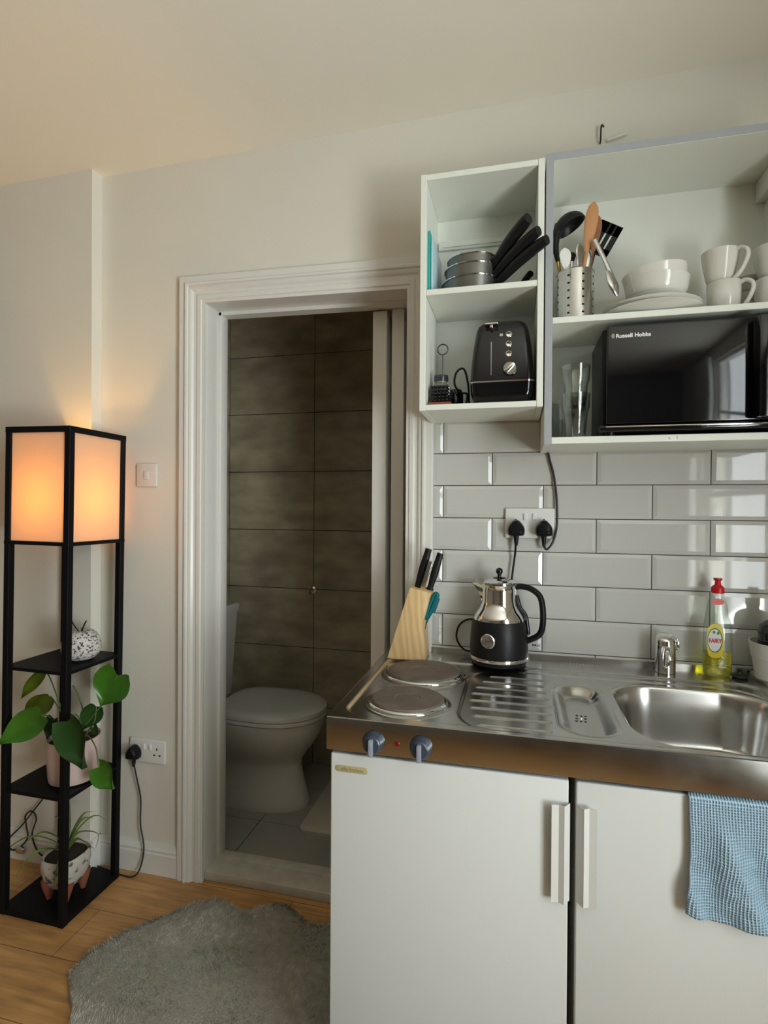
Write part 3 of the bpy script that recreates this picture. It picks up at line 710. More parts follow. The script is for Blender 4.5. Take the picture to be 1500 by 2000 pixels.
for hx, hy, hr in ((-.175, -.467, .086), (-.175, -.243, .100)):
    bm = B(); lathe(bm, [(0, -.006), (hr-.004, -.006), (hr-.002, .004), (hr-.004, .0085), (hr-.010, .0095), (hr*.36, .0085), (hr*.34, .0065), (hr*.10, .0065), (0, .0065)], (hx, hy, WT), 64)
    hp = obj('hotplate', bm, 'iron', t, ang=30)
    bm = B(); lathe(bm, [(hr-.003, -.006), (hr+.005, -.006), (hr+.006, -.002), (hr+.0035, .0035), (hr-.0015, .0045), (hr-.002, -.002)], (hx, hy, WT), 64); obj('hotplate_rim', bm, 'chrome', hp, ang=60)
for kx in (-.2205, -.1195):
    bm = B(); R_ = Matrix.Translation((kx, KY-.0045, .8535)) @ Matrix.Rotation(PI/2, 4, 'X')
    lathe(bm, [(0, 0), (.0225, 0), (.0235, .004), (.021, .012), (.0185, .020), (.016, .022), (0, .022)], n=36, Mx=R_)
    kn = obj('knob', bm, 'knob', t, ang=30)
    bm = B(); box(bm, kx-.0045, kx+.0045, KY-.036, KY-.018, .8535-.021, .8535+.014, .002); obj('pointer', bm, 'knob_bar', kn)
    bm = B()
    for a in (30, 75, 120, 0, -40, 160):
        c_, s_ = math.cos(math.radians(a)), math.sin(math.radians(a)); box(bm, kx+.020*c_-.001, kx+.020*c_+.001, KY-.0145, KY-.0125, .8535+.020*s_-.001, .8535+.020*s_+.001)
    obj('dial_marks', bm, 'ink_white', kn)
    bm = B(); box(bm, kx-.0015, kx+.0015, KY-.0052, KY-.0044, .882, .888); obj('dial_marks', bm, 'ink_black', kn)
bm = B(); lathe(bm, [(0, 0), (.0055, 0), (.005, .002), (0, .003)], n=16, Mx=Matrix.Translation((-.170, KY-.0045, .8535)) @ Matrix.Rotation(PI/2, 4, 'X')); obj('indicator_light', bm, 'red_light', t)
bm = B()
for a in range(3):
    for b_ in range(3):
        if (a, b_) != (1, 1):
            lathe(bm, [(0, 0), (.0030, 0), (.0030, .0005), (0, .0005)], (.216+.0095*(a-1)+.002*(b_-1), -.400+.017*(b_-1), WT-.0283), 10)
obj('drain_holes', bm, 'ink_black', t)
bm = B(); lathe(bm, [(0, .0), (.004, 0), (.003, .002), (0, .0025)], (.216, -.400, WT-.0285), 12); obj('drain_screw', bm, 'chrome', t)
bm = B()
for k in range(9): lathe(bm, [(.0038, 0), (.0036, .0008), (0, .0012)], (.225+k*.009, -.045, WT), 10, sy=1.8)
obj('stamped_mark', bm, 'steel', t)

# cupboards below
def handle_prof(x, s):
    P = [(0, -.003), (.0115, -.019), (.0215, -.0135), (.035, -.0165)]
    q = [(x+s*a, KY+b_) for a, b_ in P]; q2 = [(x+s*a+s*.0003, KY+b_+.0022) for a, b_ in reversed(P)]
    return q+q2
def cupboard(x0, x1, label, hx, hs):
    t = thing('base_cabinet', label, 'cabinet', ((x0+x1)/2, -.3, FZ))
    bm = B(); box(bm, x0+.004, x0+.020, KY+.022, -.012, .10, .822, .002); box(bm, x1-.020, x1-.004, KY+.022, -.012, .10, .822, .002); box(bm, x0+.004, x1-.004, -.024, -.012, .10, .822); box(bm, x0+.004, x1-.004, KY+.022, -.012, .10, .118); box(bm, x0+.02, x1-.02, KY+.06, -.05, FZ, .10)
    obj('cabinet_body', bm, 'melamine', t)
    bm = B(); box(bm, x0, x1, KY, KY+.020, .105, .8175, .003, 3); dr = obj('cabinet_door', bm, 'door_white', t)
    bm = B(); prism(bm, handle_prof(hx, hs), .586, .775, axis='z'); obj('door_handle', bm, 'handle_grey', dr, ang=20)
    return t, dr
t, dr = cupboard(-.317, .1715, 'white base cabinet under the hotplates with a small gold badge', .174, -1)
bm = B(); loft(bm, [[(x, KY-d_, z) for x, z in rrect(-.306+i_, -.234-i_, .7795+i_, .793-i_, .0065-i_, 5)] for d_, i_ in ((0, 0), (.0012, 0), (.0018, .001))], Mx=None)
bd = obj('badge', bm, 'gold_badge', t)
bmx = text_bm('elfin kitchens', .0095, face_front(-.293, KY-.0017, .7832), .0002, .0001); obj('badge_text', bmx, 'badge_ink', bd)
cupboard(.1855, .690, 'white base cabinet below the sink with a blue towel on its door', .1865, 1)
# low white unit with a plain top at the right end of the worktop
bm = B(); box(bm, .702, 1.29, -.60, -.012, FZ, .88, .003)
t = thing('side_cabinet', 'white side cabinet to the right of the sink', 'cabinet', (1.0, -.3, FZ)); obj('cabinet_body', bm, 'melamine', t)
bm = B(); box(bm, .7005, 1.295, -.61, -.010, .8805, .903, .003); obj('cabinet_top', bm, 'gloss_white', t)

# tea towel
nxs, nzs = 70, 60; V = []; F = []; UV = []
for j in range(nzs+1):
    for i in range(nxs+1):
        u = i/nxs; v = j/nzs; x = .381+u*.262; ln = .212+.030*u
        z = .8215-ln*v - .004*math.sin(u*9)*v
        amp = smooth(0.05, .6, np.array(v)).item()
        y = KY-.006-.0035*amp*(1.2+math.sin(x*70+1.5*math.sin(v*4)))-.010*amp*max(0, math.sin((x-.38)*34-2.2*v+.4))**2-.006*amp*max(0, math.sin((x-.38)*60-6*v))**3 - .0022*mnoise.noise(Vector((x*40, z*40, 2)))*amp*2
        x2 = x+.006*math.sin(v*5+u*3)*v
        if v < .03: y += .012*(1-v/.03)**1.5
        V.append((x2, y-.002, z)); UV.append((u*.262, ln*v))
for j in range(nzs):
    for i in range(nxs): a = j*(nxs+1)+i; F.append((a, a+1, a+nxs+2, a+nxs+1))
org = (.51, KY, .60); me = bpy.data.meshes.new('tea_towel'); me.from_pydata([(a-org[0], b_-org[1], c-org[2]) for a, b_, c in V], [], F)
uvl = me.uv_layers.new(name='uv')
for lp in me.loops: uvl.data[lp.index].uv = UV[lp.vertex_index]
o = obj('tea_towel', me, 'waffle', ang=80, origin=org); tag(o, 'pale blue waffle tea towel hanging over the right cabinet door', 'towel')
sm = o.modifiers.new('thick', 'SOLIDIFY'); sm.thickness = .0035

# ------------------------------------------------------------------ things on the worktop
Zt = WT+.0008
# kettle
KC = (.022, -.092, Zt)
t = thing('electric_kettle', 'black and chrome electric kettle with a temperature dial', 'kettle', KC)
bm = B(); lathe(bm, [(0, 0), (.070, 0), (.078, .004), (.080, .012), (.078, .016), (0, .016)], KC, 56); obj('kettle_base', bm, 'black_plastic', t)
bm = B(); lathe(bm, [(.076, .0162), (.0835, .0165), (.0845, .021), (.0835, .026), (.078, .0265), (0, .0265)], KC, 64); obj('chrome_ring', bm, 'chrome', t)
bm = B(); lathe(bm, [(.076, .0268), (.0825, .027), (.0832, .05), (.0815, .085), (.0785, .115), (.0745, .128), (.070, .1285)], KC, 64); obj('kettle_body', bm, 'black_matte', t, ang=50)
bm = B(); lathe(bm, [(.070, .1287), (.0742, .129), (.0738, .134), (.069, .145), (.0585, .160), (.0515, .173), (.0490, .185), (.0485, .215), (.0495, .226), (.052, .229), (.052, .232), (.047, .232)], KC, 64)
loft(bm, [[(KC[0]-.040-a, KC[1]+w, KC[2]+z), (KC[0]-.040-a-b_, KC[1], KC[2]+z+.001), (KC[0]-.040-a, KC[1]-w, KC[2]+z), (KC[0]-.03, KC[1]-w*.9, KC[2]+z), (KC[0]-.03, KC[1]+w*.9, KC[2]+z)] for z, a, b_, w in ((.175, .004, .006, .010), (.20, .004, .014, .016), (.226, .004, .030, .020), (.231, .004, .034, .021))])
obj('kettle_shoulder', bm, 'chrome', t, ang=40)
bm = B(); lathe(bm, [(.0475, .2325), (.0475, .236), (.040, .2415), (.022, .2465), (0, .248)], KC, 48); ld = obj('kettle_lid', bm, 'chrome', t, ang=40)
bm = B(); lathe(bm, [(.019, .2468), (.017, .2495), (.006, .251), (.0055, .258), (.0095, .263), (.0105, .269), (.008, .275), (0, .278)], KC, 28); obj('lid_knob', bm, 'black_gloss', ld, ang=60)
kx, ky, kz = KC
bm = B(); tube(bm, [(kx+.040, ky, kz+.222), (kx+.062, ky-.004, kz+.226), (kx+.090, ky-.008, kz+.220), (kx+.114, ky-.012, kz+.200), (kx+.122, ky-.014, kz+.165), (kx+.122, ky-.014, kz+.120), (kx+.112, ky-.012, kz+.090), (kx+.080, ky-.006, kz+.070)], .0088, 14, sx=1.25); obj('kettle_handle', bm, 'black_plastic', t, ang=60)
bm = B(); tube(bm, [(kx+.050, ky-.003, kz+.20), (kx+.060, ky-.004, kz+.165), (kx+.076, ky-.006, kz+.140), (kx+.083, ky-.006, kz+.09)], .006, 10, sx=1.6); obj('handle_strip', bm, 'black_gloss', t, ang=60)
gd = Vector((-.36, -1, 0)).normalized(); R_ = Matrix.Translation(Vector((kx, ky, kz+.078))+gd*.0795) @ gd.to_track_quat('Z', 'Y').to_matrix().to_4x4()
bm = B(); lathe(bm, [(.012, -.004), (.0205, -.004), (.021, .004), (.0185, .0065), (.0160, .006), (.0155, .003), (0, .003)], n=40, Mx=R_); gg = obj('temperature_dial', bm, 'chrome', t, ang=30)
bm = B(); lathe(bm, [(0, .0032), (.0150, .0032), (.0150, .0040), (0, .0040)], n=32, Mx=R_)
obj('dial_face', bm, 'cutlery', gg)
bm = B(); box(bm, -.006, .006, -.0006, .0006, .0041, .0046, Mx=R_); obj('dial_needle', bm, 'ink_black', gg)
bm = B(); tube(bm, [(.068, -.035, 1.24), (.066, -.026, 1.21), (.060, -.024, 1.16), (.055, -.024, 1.11), (.050, -.018, 1.02), (.045, -.018, .935), (.042, -.03, .912)], .0032, 8)
tube(bm, [(-.045, -.035, .908), (-.085, -.028, .912), (-.108, -.026, .945), (-.100, -.024, .985), (-.07, -.022, 1.005), (-.03, -.02, 1.0)], .0030, 8)
plug(bm, .069, -.0185, 1.288)
c = obj('kettle_cable', bm, 'black_plastic', t)
# wall cable and plug of the microwave
t = thing('power_cable', 'black cable from the right-hand plug up to the wall cabinets', 'cable', (.148, -.02, 1.23))
bm = B(); tube(bm, [(.150, -.036, 1.245), (.1515, -.034, 1.232), (.160, -.030, 1.228), (.176, -.026, 1.252), (.186, -.022, 1.30), (.185, -.018, 1.38), (.176, -.016, 1.45), (.163, -.016, 1.500), (.158, -.016, 1.535)], .0034, 10, 8); obj('cable', bm, 'rubber', t)
bm = B(); plug(bm, .149, -.0185, 1.288); box(bm, .132, .166, -.062, -.040, 1.278, 1.304, .006, 3); obj('plug', bm, 'black_plastic', t)
# tile sticker
bm = B(); box(bm, .118, .144, -.0084, -.0077, .929, .939)
t = thing('tile_sticker', 'tiny black and white sticker on the tiles right of the kettle', 'sticker', (.131, -.008, .929)); obj('sticker_paper', bm, 'ink_white', t)
bm = B()
for a, b_, z_, zz in ((.1185, .1235, .931, .938), (.125, .1295, .931, .938), (.131, .1325, .930, .937), (.1345, .136, .930, .937), (.138, .1395, .930, .937)): box(bm, a, b_, -.0088, -.0083, z_, zz)
obj('sticker_marks', bm, 'ink_black', t)

# knife block and what it holds
bm = B(); kb = [(-.304, Zt), (-.189, Zt), (-.1965, 1.010), (-.174, 1.098), (-.236, 1.112)]
prism(bm, kb, -.135, -.052, bev=.002)
Mk = None
o = obj('knife_block', bm, 'pine', ang=30); tag(o, 'pale pine knife block at the left end of the worktop', 'knife block')
ax = Vector((.038, 0, .13)).normalized()
def knife(bx, by, ln, label, mt, w=.0105, bl=0):
    b0 = Vector((bx, by, 1.102)); t = thing('kitchen_knife', label, 'knife', b0, None)
    bm = B(); P = [b0+ax*(ln*k/6) for k in range(7)]
    tube(bm, P, lambda u: w*(.82+.25*math.sin(PI*u)**2+.12*u), 14, 3, sx=.75, upv=(1, 0, -.3)); obj('knife_handle', bm, mt, t, ang=60)
    bm = B(); tube(bm, [b0-ax*.006, b0+ax*.004], w*1.05, 14, 1, sx=.8, upv=(1, 0, -.3), smooth=False); obj('bolster', bm, 'knife_steel' if mt != 'black_matte' else 'black_matte', t)
knife(-.222, -.095, .128, 'kitchen knife with the tallest black handle, left in the pine block', 'black_matte')
knife(-.184, -.085, .114, 'kitchen knife with a shorter black handle, right in the pine block', 'black_matte')
bm = B(); b0 = Vector((-.2035, -.108, 1.100)); box(bm, -.0065, .0065, -.006, .006, -.004, .094, .002, Mx=Matrix.Translation(b0) @ Matrix.Rotation(math.atan2(.038, .13), 4, 'Y'))
o = obj('kitchen_knife', bm, 'knife_steel'); tag(o, 'slim steel handled knife between the two black knife handles', 'knife')
t = thing('kitchen_scissors', 'teal handled scissors in the side of the pine knife block', 'scissors', (-.195, -.10, 1.00))
bm = B(); tube(bm, [(-.190, -.10, 1.015), (-.176, -.10, 1.04), (-.163, -.10, 1.075), (-.158, -.10, 1.088), (-.166, -.10, 1.090), (-.178, -.10, 1.065), (-.188, -.10, 1.035)], .0062, 10, 5, sx=1.2, closed=True)
tube(bm, [(-.172, -.10, 1.035), (-.165, -.10, 1.055), (-.157, -.10, 1.08)], .007, 10); obj('scissor_handles', bm, 'teal', t, ang=60)
bm = B(); tube(bm, [(-.199, -.10, .985), (-.194, -.10, 1.003), (-.186, -.10, 1.022)], .0055, 8, sx=.7); obj('scissor_blades', bm, 'knife_steel', t)

# tap
t = thing('tap', 'short chrome cylinder tap behind the sink', 'tap', (.474, -.062, Zt))
bm = B()
rings = []
for z_, r_, sl in ((0, .0262, 0), (.004, .0265, 0), (.070, .0262, 0), (.078, .0262, .10), (.092, .0255, .22), (.099, .0225, .25), (.103, .016, .25), (.104, .004, .2)):
    rings.append([(.474+r_*math.cos(q), -.062+r_*math.sin(q), Zt+z_+sl*r_*math.sin(q)) for q in [2*PI*k/48 for k in range(48)]])
loft(bm, rings); obj('tap_body', bm, 'chrome', t, ang=40)
bm = B(); box(bm, .496, .508, -.074, -.058, Zt+.068, Zt+.090, .003, 3); box(bm, .498, .504, -.070, -.062, Zt+.060, Zt+.095, .002, 2); obj('tap_lever', bm, 'chrome', t)
bm = B(); tube(bm, [(.474, -.078, Zt+.058), (.475, -.096, Zt+.052), (.475, -.104, Zt+.040)], .0095, 16, 5); obj('tap_spout', bm, 'chrome', t, ang=60)

# washing-up liquid
bx_, by_ = .603, -.062
t = thing('washing_up_bottle', 'clear washing-up liquid bottle with a red cap and yellow label', 'bottle', (bx_, by_, Zt))
def brings(rows, shrink=0, n=28):
    out_ = []
    for z, xl, xr, hd in rows:
        out_.append([(x, y, Zt+z) for x, y in sup(bx_+(xl+xr)/2, by_, (xr-xl)/2-shrink, hd-shrink, 3.0, n)])
    return out_
rows = [(0, -.030, .030, .018), (.004, -.034, .034, .022), (.06, -.035, .035, .022), (.125, -.033, .034, .022), (.150, -.031, .031, .020), (.165, -.029, .024, .018), (.185, -.026, .024, .017), (.205, -.022, .019, .015), (.218, -.017, .014, .013), (.224, -.012, .012, .012)]
bm = B(); loft(bm, brings(rows)); obj('bottle_body', bm, 'clear_plastic', t, ang=50)
bm = B(); loft(bm, brings([(.002, -.029, .029, .0185), (.006, -.0325, .0325, .0205), (.064, -.0335, .0335, .0205)])); obj('liquid', bm, 'yellow_liquid', t, ang=50)
bm = B(); lathe(bm, [(.0125, .2245), (.0158, .225), (.0158, .2385), (.0135, .2425), (.0078, .2475), (.0068, .2575), (.0105, .2600), (.0108, .265), (0, .2655)], (bx_, by_, Zt), 32); obj('cap', bm, 'red_cap', t, ang=22)
def patch(bm, cx_, cz, a, b_, dy, e=2):
    pts = sup(cx_, cz, a, b_, e, 36); loft(bm, [[(x, dy, z) for x, z in pts], [(x, dy-.0004, z) for x, z in pts]])
fy = by_-.0226
bm = B(); patch(bm, bx_-.012, Zt+.098, .021, .046, fy, 2.8); lb = obj('front_label', bm, 'label_yellow', t)
bm = B(); patch(bm, bx_-.013, Zt+.100, .0185, .033, fy-.0006); obj('label_ring', bm, 'label_green', lb)
bm = B(); patch(bm, bx_-.014, Zt+.100, .0165, .030, fy-.0012); obj('label_panel', bm, 'label_white', lb)
bmx = text_bm('FAIRY', .0155, face_front(bx_-.0285, fy-.0020, Zt+.094, .78), .0002, .0006); obj('label_text', bmx, 'ink_red', lb)
bm = B()
for dx_, dz_ in ((-.004, .022), (.006, .020)): patch(bm, bx_-.012+dx_, Zt+.100+dz_, .003, .0045, fy-.0018)
obj('label_fruit', bm, 'label_green', lb)
bm = B(); patch(bm, bx_-.004, Zt+.203, .0155, .0088, by_-.0162); nl = obj('neck_label', bm, 'red_cap', t)

# sink plug, planter pot with soap dispenser
bm = B(); lathe(bm, [(0, 0), (.017, 0), (.020, .004), (.020, .007), (.009, .010), (.005, .016), (.007, .020), (0, .021)], (.657, -.066, Zt), 28); o = obj('sink_plug', bm, 'rubber', ang=40); tag(o, 'small black rubber sink plug beside the washing-up bottle', 'plug')
SPX, SPY, SPZ = .742, -.088, .9035
bm = B(); lathe(bm, [(0, 0), (.052, 0), (.056, .004), (.062, .055), (.064, .056), (.070, .098), (.067, .098), (.060, .050), (0, .048)], (SPX, SPY, SPZ), 48); o = obj('plant_pot', bm, 'white_plastic', ang=30); tag(o, 'white pot holding a black soap bottle at the right edge', 'pot')
t = thing('soap_dispenser', 'glossy black pump soap bottle standing in the white pot', 'soap bottle', (SPX-.004, SPY, SPZ+.049))
bz = SPZ+.049
bm = B(); lathe(bm, [(0, 0), (.044, 0), (.046, .004), (.046, .075), (.042, .092), (.028, .104), (.016, .108), (.0155, .118), (0, .118)], (SPX-.004, SPY, bz), 40); obj('bottle_body', bm, 'soap_black', t, ang=50)
bm = B(); lathe(bm, [(.017, .1185), (.018, .122), (.018, .140), (.010, .144), (.0085, .162), (.013, .165), (.013, .172), (0, .173)], (SPX-.004, SPY, bz), 28); obj('pump', bm, 'soap_black', t, ang=35)
bm = B(); box(bm, SPX-.034, SPX-.012, SPY-.0455, SPY-.0440, bz+.060, bz+.066); obj('label', bm, 'cutlery', t)

# ------------------------------------------------------------------ wall cabinets
def shelf_unit(label, x0, x1, z0_, z1_, th, shelves, yf, edge, bk=-.012):
    t = thing('wall_cabinet', label, 'cabinet', ((x0+x1)/2, yf/2, z0_))
    y1 = -.0085
    for xa, xb in ((x0, x0+th), (x1-th, x1)):
        bm = B(); box(bm, xa, xb, yf, y1, z0_, z1_, .0012, 1); obj('side_panel', bm, edge, t)
    bm = B(); box(bm, x0+th, x1-th, yf+.001, y1, z1_-th, z1_-.001, .0012, 1); obj('top_panel', bm, edge if edge != 'melamine' else 'melamine', t)
    bm = B(); box(bm, x0+th, x1-th, yf+.001, y1, z0_+.001, z0_+th, .0012, 1); obj('bottom_panel', bm, edge, t)
    for zc in shelves:
        bm = B(); box(bm, x0+th+.0005, x1-th-.0005, yf+.002, y1-.004, zc-.016, zc, .0012, 1); obj('shelf', bm, edge, t)
    bm = B(); box(bm, x0+th, x1-th, y1-.004, y1, z0_+th, z1_-th); obj('back_panel', bm, 'melamine', t)
    return t
LC = shelf_unit('narrow open white wall cabinet with saucepans and a toaster', -.193, .1335, 1.6135, 2.259, .0165, (1.945,), -.240, 'melamine')
bm = B(); box(bm, -.174, .116, -.022, -.0125, 2.150, 2.176, .002); box(bm, -.160, .10, -.026, -.0215, 2.157, 2.161, .001); obj('hanging_rail', bm, 'melamine', LC)
RC = shelf_unit('wide open wall cabinet with crockery above a black microwave', .137, .742, 1.5145, 2.266, .0185, (1.8435,), -.240, 'melamine')
for nm_, a_ in (('shaded_edge', (.137, .1555, 1.5145, 2.266)), ('shaded_edge', (.7235, .742, 1.5145, 2.266)), ('shaded_edge', (.1555, .7235, 2.2475, 2.266))):  # thin strips added to carry the shade of the front edges as colour
    bm = B(); box(bm, a_[0], a_[1], -.2415, -.2402, a_[2], a_[3], .0003, 1); obj(nm_, bm, 'melamine_shaded', RC, label='front edge strip with shade in its grey')
bm = B(); box(bm, .700, .7232, -.200, -.0135, 2.190, 2.246, .003); obj('hanging_rail', bm, 'melamine', RC)
bm = B()
for sx_ in (.436, .454): lathe(bm, [(0, 0), (.0035, 0), (.003, .0015), (0, .002)], n=14, Mx=Matrix.Translation((sx_, -.239, 1.524)) @ Matrix.Rotation(PI/2, 4, 'X'))
obj('screw_caps', bm, 'gloss_white', RC)
# hook and bracket on the wall above
t = thing('wall_hook', 'small bent wire hook on the wall above the wide cabinet', 'hook', (.31, -.01, 2.42))
bm = B(); tube(bm, [(.300, -.002, 2.425), (.300, -.012, 2.430), (.300, -.016, 2.455), (.302, -.018, 2.468), (.308, -.016, 2.462)], .0025, 8); obj('hook_wire', bm, 'steel_dark', t)
bm = B(); box(bm, -.028, .028, -.010, -.001, -.0035, .0035, .001, Mx=Matrix.Translation((.345, 0, 2.434)) @ Matrix.Rotation(-.22, 4, 'Y')); o = obj('wall_bracket', bm, 'gloss_white'); tag(o, 'small white painted strip on the wall beside the wire hook', 'bracket')

# left cabinet, upper shelf
ZS = 1.9455
bm = B(); box(bm, -.1755, -.1695, -.215, -.03, ZS, 2.118, .002); o = obj('chopping_board', bm, 'teal_board'); tag(o, 'teal chopping board upright against the left side of the narrow cabinet', 'chopping board')
bm = B(); box(bm, -.1685, -.1625, -.205, -.03, ZS, 2.105, .002); o = obj('chopping_board', bm, 'ice_board'); tag(o, 'pale blue chopping board standing next to the teal one', 'chopping board')
def pan(cx_, cy_, z_, r, h, tilt, label, he, hb, wide=.011):
    t = thing('saucepan', label, 'saucepan', (cx_, cy_, z_), 'saucepans stacked in the narrow cabinet')
    Mx = Matrix.Translation((cx_, cy_, z_)) @ Matrix.Rotation(tilt, 4, 'Y')
    bm = B(); lathe(bm, [(0, 0), (r*.88, 0), (r*.95, .005), (r, h), (r*1.035, h+.001), (r*1.035, h+.003), (r*.975, h+.003), (r*.93, .008), (0, .006)], n=56, Mx=Mx); obj('pan_body', bm, 'pan_metal', t, ang=40)
    bm = B(); lathe(bm, [(r*1.0, h), (r*1.045, h+.0005), (r*1.05, h+.003), (r*.99, h+.0038)], n=56, Mx=Mx); obj('pan_rim', bm, 'chrome', t, ang=40)
    bm = B(); hb_, he_ = Vector(hb), Vector(he); dd = (he_-hb_)
    P = [hb_, hb_+dd*.15+Vector((0, 0, .004)), hb_+dd*.5+Vector((-.002, 0, .006)), hb_+dd*.85+Vector((0, 0, .004)), he_]
    tube(bm, P, lambda u: wide*(.75+.5*math.sin(PI*min(u*1.05, 1)*.8)), 12, 5, sx=.8); obj('pan_handle', bm, 'black_matte', t, ang=60)
pan(-.062, -.115, ZS+.0005, .084, .045, 0, 'lowest grey saucepan of the stack in the narrow cabinet', (.138, -.285, 2.024), (.010, -.165, 1.972), .0125)
pan(-.060, -.118, ZS+.026, .079, .055, .02, 'middle grey saucepan, nested in the lowest one', (.118, -.278, 2.052), (.004, -.165, 1.995), .013)
pan(-.058, -.120, ZS+.048, .074, .060, .03, 'topmost grey saucepan with the highest black handle', (.093, -.268, 2.092), (.000, -.160, 2.02), .0150)
t = thing('frying_pan', 'small black handled frying pan at the right of the saucepans', 'frying pan', (.070, -.07, ZS))
bm = B(); lathe(bm, [(0, 0), (.034, 0), (.044, .022), (.0465, .022), (.037, -.0), (0, -.0)], (.070, -.07, ZS+.001), 40); obj('pan_body', bm, 'pan_metal', t)
bm = B(); tube(bm, [(.072, -.115, ZS+.022), (.088, -.15, ZS+.038), (.100, -.19, ZS+.036)], .009, 10); obj('pan_handle', bm, 'black_matte', t, ang=60)

# left cabinet, lower shelf: toaster
ZB = 1.6305
TC = .0275
t = thing('toaster', 'glossy black upright toaster with chrome buttons and dial', 'toaster', (TC, -.12, ZB))
def trings(rows, ya, yb, r=.020):
    return [[(x, y, ZB+z) for x, y in rrect(TC-w, TC+w, ya+e, yb-e, r)] for z, w, e in rows]
bm = B(); loft(bm, trings([(.004, .072, .012), (.008, .076, .006), (.030, .0835, .001), (.056, .0850, 0)], -.222, -.020)); obj('toaster_base', bm, 'black_gloss', t, ang=50)
bm = B(); loft(bm, trings([(.0565, .0855, -.0005), (.0605, .0855, -.0005)], -.222, -.020)); obj('chrome_band', bm, 'chrome', t, ang=50)
bm = B(); loft(bm, trings([(.061, .0845, .0), (.10, .0825, .001), (.15, .0775, .003), (.195, .0705, .006), (.213, .0650, .010), (.222, .0560, .016), (.226, .045, .024)], -.222, -.020)); obj('toaster_body', bm, 'black_gloss', t, ang=50)
bm = B()
for s_ in (-1, 1): box(bm, TC+s_*.024-.011, TC+s_*.024+.011, -.185, -.045, ZB+.2245, ZB+.2275, .001)
obj('bread_slots', bm, 'steel_dark', t)
bm = B(); box(bm, TC-.045, TC-.010, -.232, -.212, ZB+.208, ZB+.214, .002); box(bm, TC-.032, TC-.024, -.228, -.213, ZB+.200, ZB+.209, .001); obj('lever', bm, 'chrome', t)
bm = B(); box(bm, TC-.029, TC-.0265, -.2222, -.2190, ZB+.075, ZB+.165, .0004, 1); obj('lever_slot', bm, 'cutlery', t)
bm = B(); tc_ = [(.183, .0055), (.157, .0045), (.131, .0035)]
for z_, inset in tc_:
    bm = B(); lathe(bm, [(0, -.002), (.0085, -.002), (.0085, .0025), (.0065, .0038), (0, .003)], n=24, Mx=Matrix.Translation((TC+.018, -.222+inset, ZB+z_)) @ Matrix.Rotation(PI/2, 4, 'X')); obj('button', bm, 'chrome', t, ang=30)
    bm = B(); box(bm, TC-.006, TC+.002, -.2225+inset, -.2205+inset, ZB+z_-.004, ZB+z_+.004); obj('icon', bm, 'cutlery', t)
bm = B(); Rm = Matrix.Translation((TC+.021, -.2215, ZB+.090)) @ Matrix.Rotation(PI/2, 4, 'X'); lathe(bm, [(0, 0), (.0185, 0), (.0180, .006), (.0165, .009), (0, .009)], n=36, Mx=Rm); dl = obj('browning_dial', bm, 'chrome', t, ang=30)
bm = B(); box(bm, -.016, .016, -.0045, .0045, .008, .017, .002, Mx=Rm @ Matrix.Rotation(.8, 4, 'Z')); obj('dial_grip', bm, 'chrome', dl)
bm = B(); tube(bm, [(-.045, -.06, ZB+.004), (-.068, -.085, ZB+.02), (-.070, -.11, ZB+.07), (-.078, -.13, ZB+.112), (-.090, -.135, ZB+.120), (-.105, -.135, ZB+.105), (-.108, -.13, ZB+.075), (-.092, -.12, ZB+.055), (-.074, -.11, ZB+.050), (-.078, -.10, ZB+.02), (-.084, -.085, ZB+.004)], .0030, 8); obj('cable', bm, 'rubber', t)
# jar, tin and wire holder
bm = B(); box(bm, -.171, -.108, -.215, -.13, ZB, ZB+.011, .003, 3); o = obj('tin', bm, 'red_tin'); tag(o, 'flat reddish tin under the black jar in the narrow cabinet', 'tin')
t = thing('storage_jar', 'black knobbly jar standing on the red tin', 'jar', (-.143, -.165, ZB+.0115))
bm = B(); box(bm, -.170, -.118, -.195, -.140, ZB+.0115, ZB+.062, .006, 3)
for i in range(5):
    for j in range(5):
        lathe(bm, [(.0046, 0), (.0036, .002), (0, .003)], n=8, Mx=Matrix.Translation((-.165+i*.0105, -.195, ZB+.018+j*.0095)) @ Matrix.Rotation(PI/2, 4, 'X'))
        lathe(bm, [(.0046, 0), (.0036, .002), (0, .003)], n=8, Mx=Matrix.Translation((-.118, -.188+i*.0105, ZB+.018+j*.0095)) @ Matrix.Rotation(PI/2, 4, 'Y'))
obj('jar_body', bm, 'black_gloss', t, ang=40)
bm = B(); lathe(bm, [(.023, .0625), (.021, .068), (.0165, .072), (.0165, .078)], (-.143, -.165, ZB), 28); obj('jar_neck', bm, 'green_glass', t)
bm = B(); lathe(bm, [(0, .0785), (.020, .0785), (.021, .082), (.020, .094), (0, .095)], (-.143, -.165, ZB), 28); obj('jar_lid', bm, 'steel_dark', t, ang=40)
bm = B(); tube(bm, [(-.137, -.18, ZB+.09), (-.137, -.18, ZB+.15)], .0016, 8, smooth=False)
tube(bm, [(-.137+.0145*math.cos(a*PI/8), -.18, ZB+.165+.0145*math.sin(a*PI/8)) for a in range(16)], .0017, 8, 2, closed=True); obj('ring_handle', bm, 'steel_dark', t)
bm = B(); lathe(bm, [(0, 0), (.022, 0), (.023, .01), (.023, .055), (.018, .068), (0, .070)], (-.110, -.085, ZB+.0005), 28); o = obj('pepper_pot', bm, 'black_gloss'); tag(o, 'squat black pot behind the knobbly jar', 'pot')

# right cabinet, upper shelf
ZU = 1.844
HX, HY = .221, -.135
t = thing('utensil_holder', 'perforated steel utensil holder full of spoons', 'utensil holder', (HX, HY, ZU))
